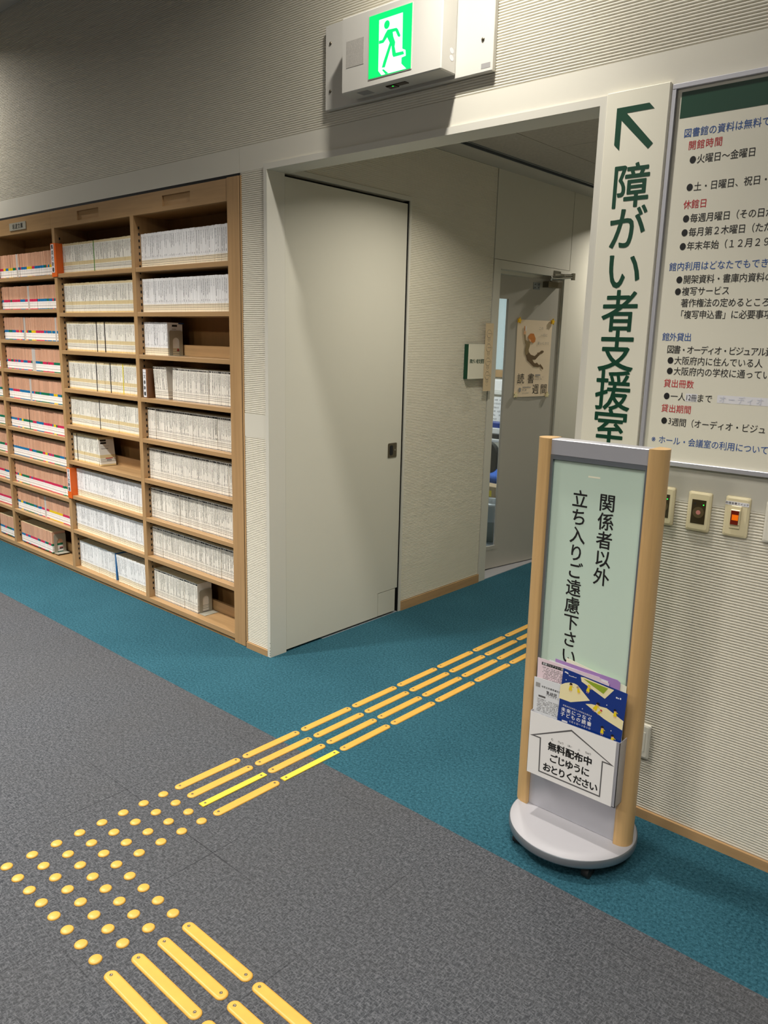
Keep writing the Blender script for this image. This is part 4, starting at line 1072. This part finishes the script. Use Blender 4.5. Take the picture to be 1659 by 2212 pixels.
for (u, v, kind, lab) in ((0.426, 1.706, 's', 'yellow star pin at the upper corner of the poster by the glazed strip'), (0.083, 1.707, 's', 'yellow star pin at the upper corner of the poster by the hinge'),
                          (0.420, 1.212, 'f', 'cream flower pin at the lower corner of the poster by the glazed strip'), (0.092, 1.207, 'f', 'cream flower pin at the lower corner of the poster by the hinge')):
    pts = []
    for k in range(10):
        r = 0.021 if k % 2 == 0 else 0.0095; a = math.radians(100 + 36 * k); pts.append((r * math.cos(a), r * math.sin(a)))
    b = MB(); f = lambda a_, c_, n: FL(u + a_, v + c_, NN + n)
    b.prism(pts[::-1], f, 0.010)
    o = b.build('star_pin' if kind == 's' else 'flower_pin', 'star' if kind == 's' else 'starw')
    tag(o, lab, 'pin', 'pins holding the poster')

# ------------------------------------------------------------------ things seen through the glazed strip
t = thing('waste_bin', 'grey waste bin with clear liner behind the office door', 'waste bin', (-0.60, 2.80, 0))
MB().lathe([(0.095, 0.0), (0.10, 0.004), (0.13, 0.29), (0.133, 0.30), (0.128, 0.30), (0.10, 0.02)], n=28).build('body', 'bin', t)
MB().lathe([(0.136, 0.17), (0.139, 0.24), (0.137, 0.30), (0.132, 0.318), (0.124, 0.31), (0.112, 0.20)], n=18).build('liner', 'bag', t)
t = thing('carton', 'brown carton with yellow label behind the waste bin', 'box', (-0.78, 3.05, 0))
MB().bbox(-0.14, 0.16, -0.10, 0.04, 0, 0.40, 0.003).build('body', 'card', t)
MB().prism(rect(-0.045, 0.075, 0.315, 0.365), fr_y(-0.10), 0.0006).build('label', 'lemon', t)
t = thing('office_chair', 'black office chair with blue seat pad behind the door glass', 'chair', (-1.00, 3.40, 0))
b = MB(); b.bbox(-0.22, 0.22, -0.20, 0.20, 0.36, 0.43, 0.03, seg=3); b.build('seat', 'chairs', t)
b = MB(); b.prism(rrect(-0.20, 0.20, 0.46, 0.735, 0.11, 8), fr_y(-0.21), 0.05); b.build('backrest', 'chairb', t)
b = MB(); b.tube((0, 0, 0.05), (0, 0, 0.37), 0.025); b.build('column', 'rubber', t)
b = MB(); b.tube((0, -0.12, 0.37), (0, -0.235, 0.50), 0.018); b.build('back_bracket', 'rubber', t)
for k in range(5):
    a = 2 * math.pi * k / 5; b = MB(); b.tube((0, 0, 0.08), (0.26 * math.cos(a), 0.26 * math.sin(a), 0.05), 0.016); b.tube((0.26 * math.cos(a) - 0.012, 0.26 * math.sin(a), 0.026), (0.26 * math.cos(a) + 0.012, 0.26 * math.sin(a), 0.026), 0.026); b.build('leg', 'rubber', t)
t = thing('desk', 'pale office desk behind the black chair', 'desk', (-1.3, 3.9, 0))
MB().bbox(-0.75, 0.75, -0.32, 0.35, 0.675, 0.70, 0.003).build('desktop', 'deskt', t)
for sx in (-0.72, 0.70): MB().box(sx, sx + 0.03, -0.28, 0.33, 0, 0.675).build('side_panel', 'deskt', t)
o = MB().bbox(-1.42, -1.10, 3.66, 3.86, 0.7005, 0.79, 0.003).build('letter_tray', 'paper'); tag(o, 'white stack of paper on the office desk', 'papers')
o = MB().bbox(-1.36, -1.12, 3.68, 3.84, 0.7905, 0.835, 0.003).build('file', 'fblue'); tag(o, 'blue file lying on the paper stack', 'file')
o = MB().bbox(-1.34, -1.08, 3.60, 3.645, 0.7005, 0.745, 0.004).build('desk_phone', 'rubber'); tag(o, 'black phone at the front of the office desk', 'phone')
o = MB().box(-1.40, -1.06, 3.905, 3.92, 0.7005, 1.055).build('printed_sheet', 'paper'); tag(o, 'white printed sheet standing upright behind the paper stack', 'sheet')
b = MB(); rr = random.Random(5)
for i in range(7): scribble(b, fr_y(3.905), -1.39, -1.08, 1.02 - i * 0.036, 0.018)
b.build('small_print', 'inkl', o)
o = MB().bbox(-1.9, -0.6, 4.14, 4.42, 1.06, 1.09, 0.002).build('wall_shelf', 'deskt'); tag(o, 'pale ledge under the frosted board in the office', 'shelf')
o = MB().bbox(-1.75, -1.25, 4.18, 4.36, 1.0905, 1.20, 0.008).build('document_case', 'paper'); tag(o, 'white document case on the office ledge', 'case')
t = thing('frosted_board', 'large frosted blue-white board on the office wall above the wooden rail', 'board', (0, 0, 0))
MB().box(-2.3, -0.4, 4.425, 4.449, 1.29, 2.05).build('board', 'frost', t)
MB().box(-2.3, -0.4, 4.42, 4.449, 1.215, 1.288).build('rail', 'wh', t)
MB().box(-1.62, -1.46, 4.420, 4.4245, 1.32, 1.58).build('pinned_sheet', 'paper', t)
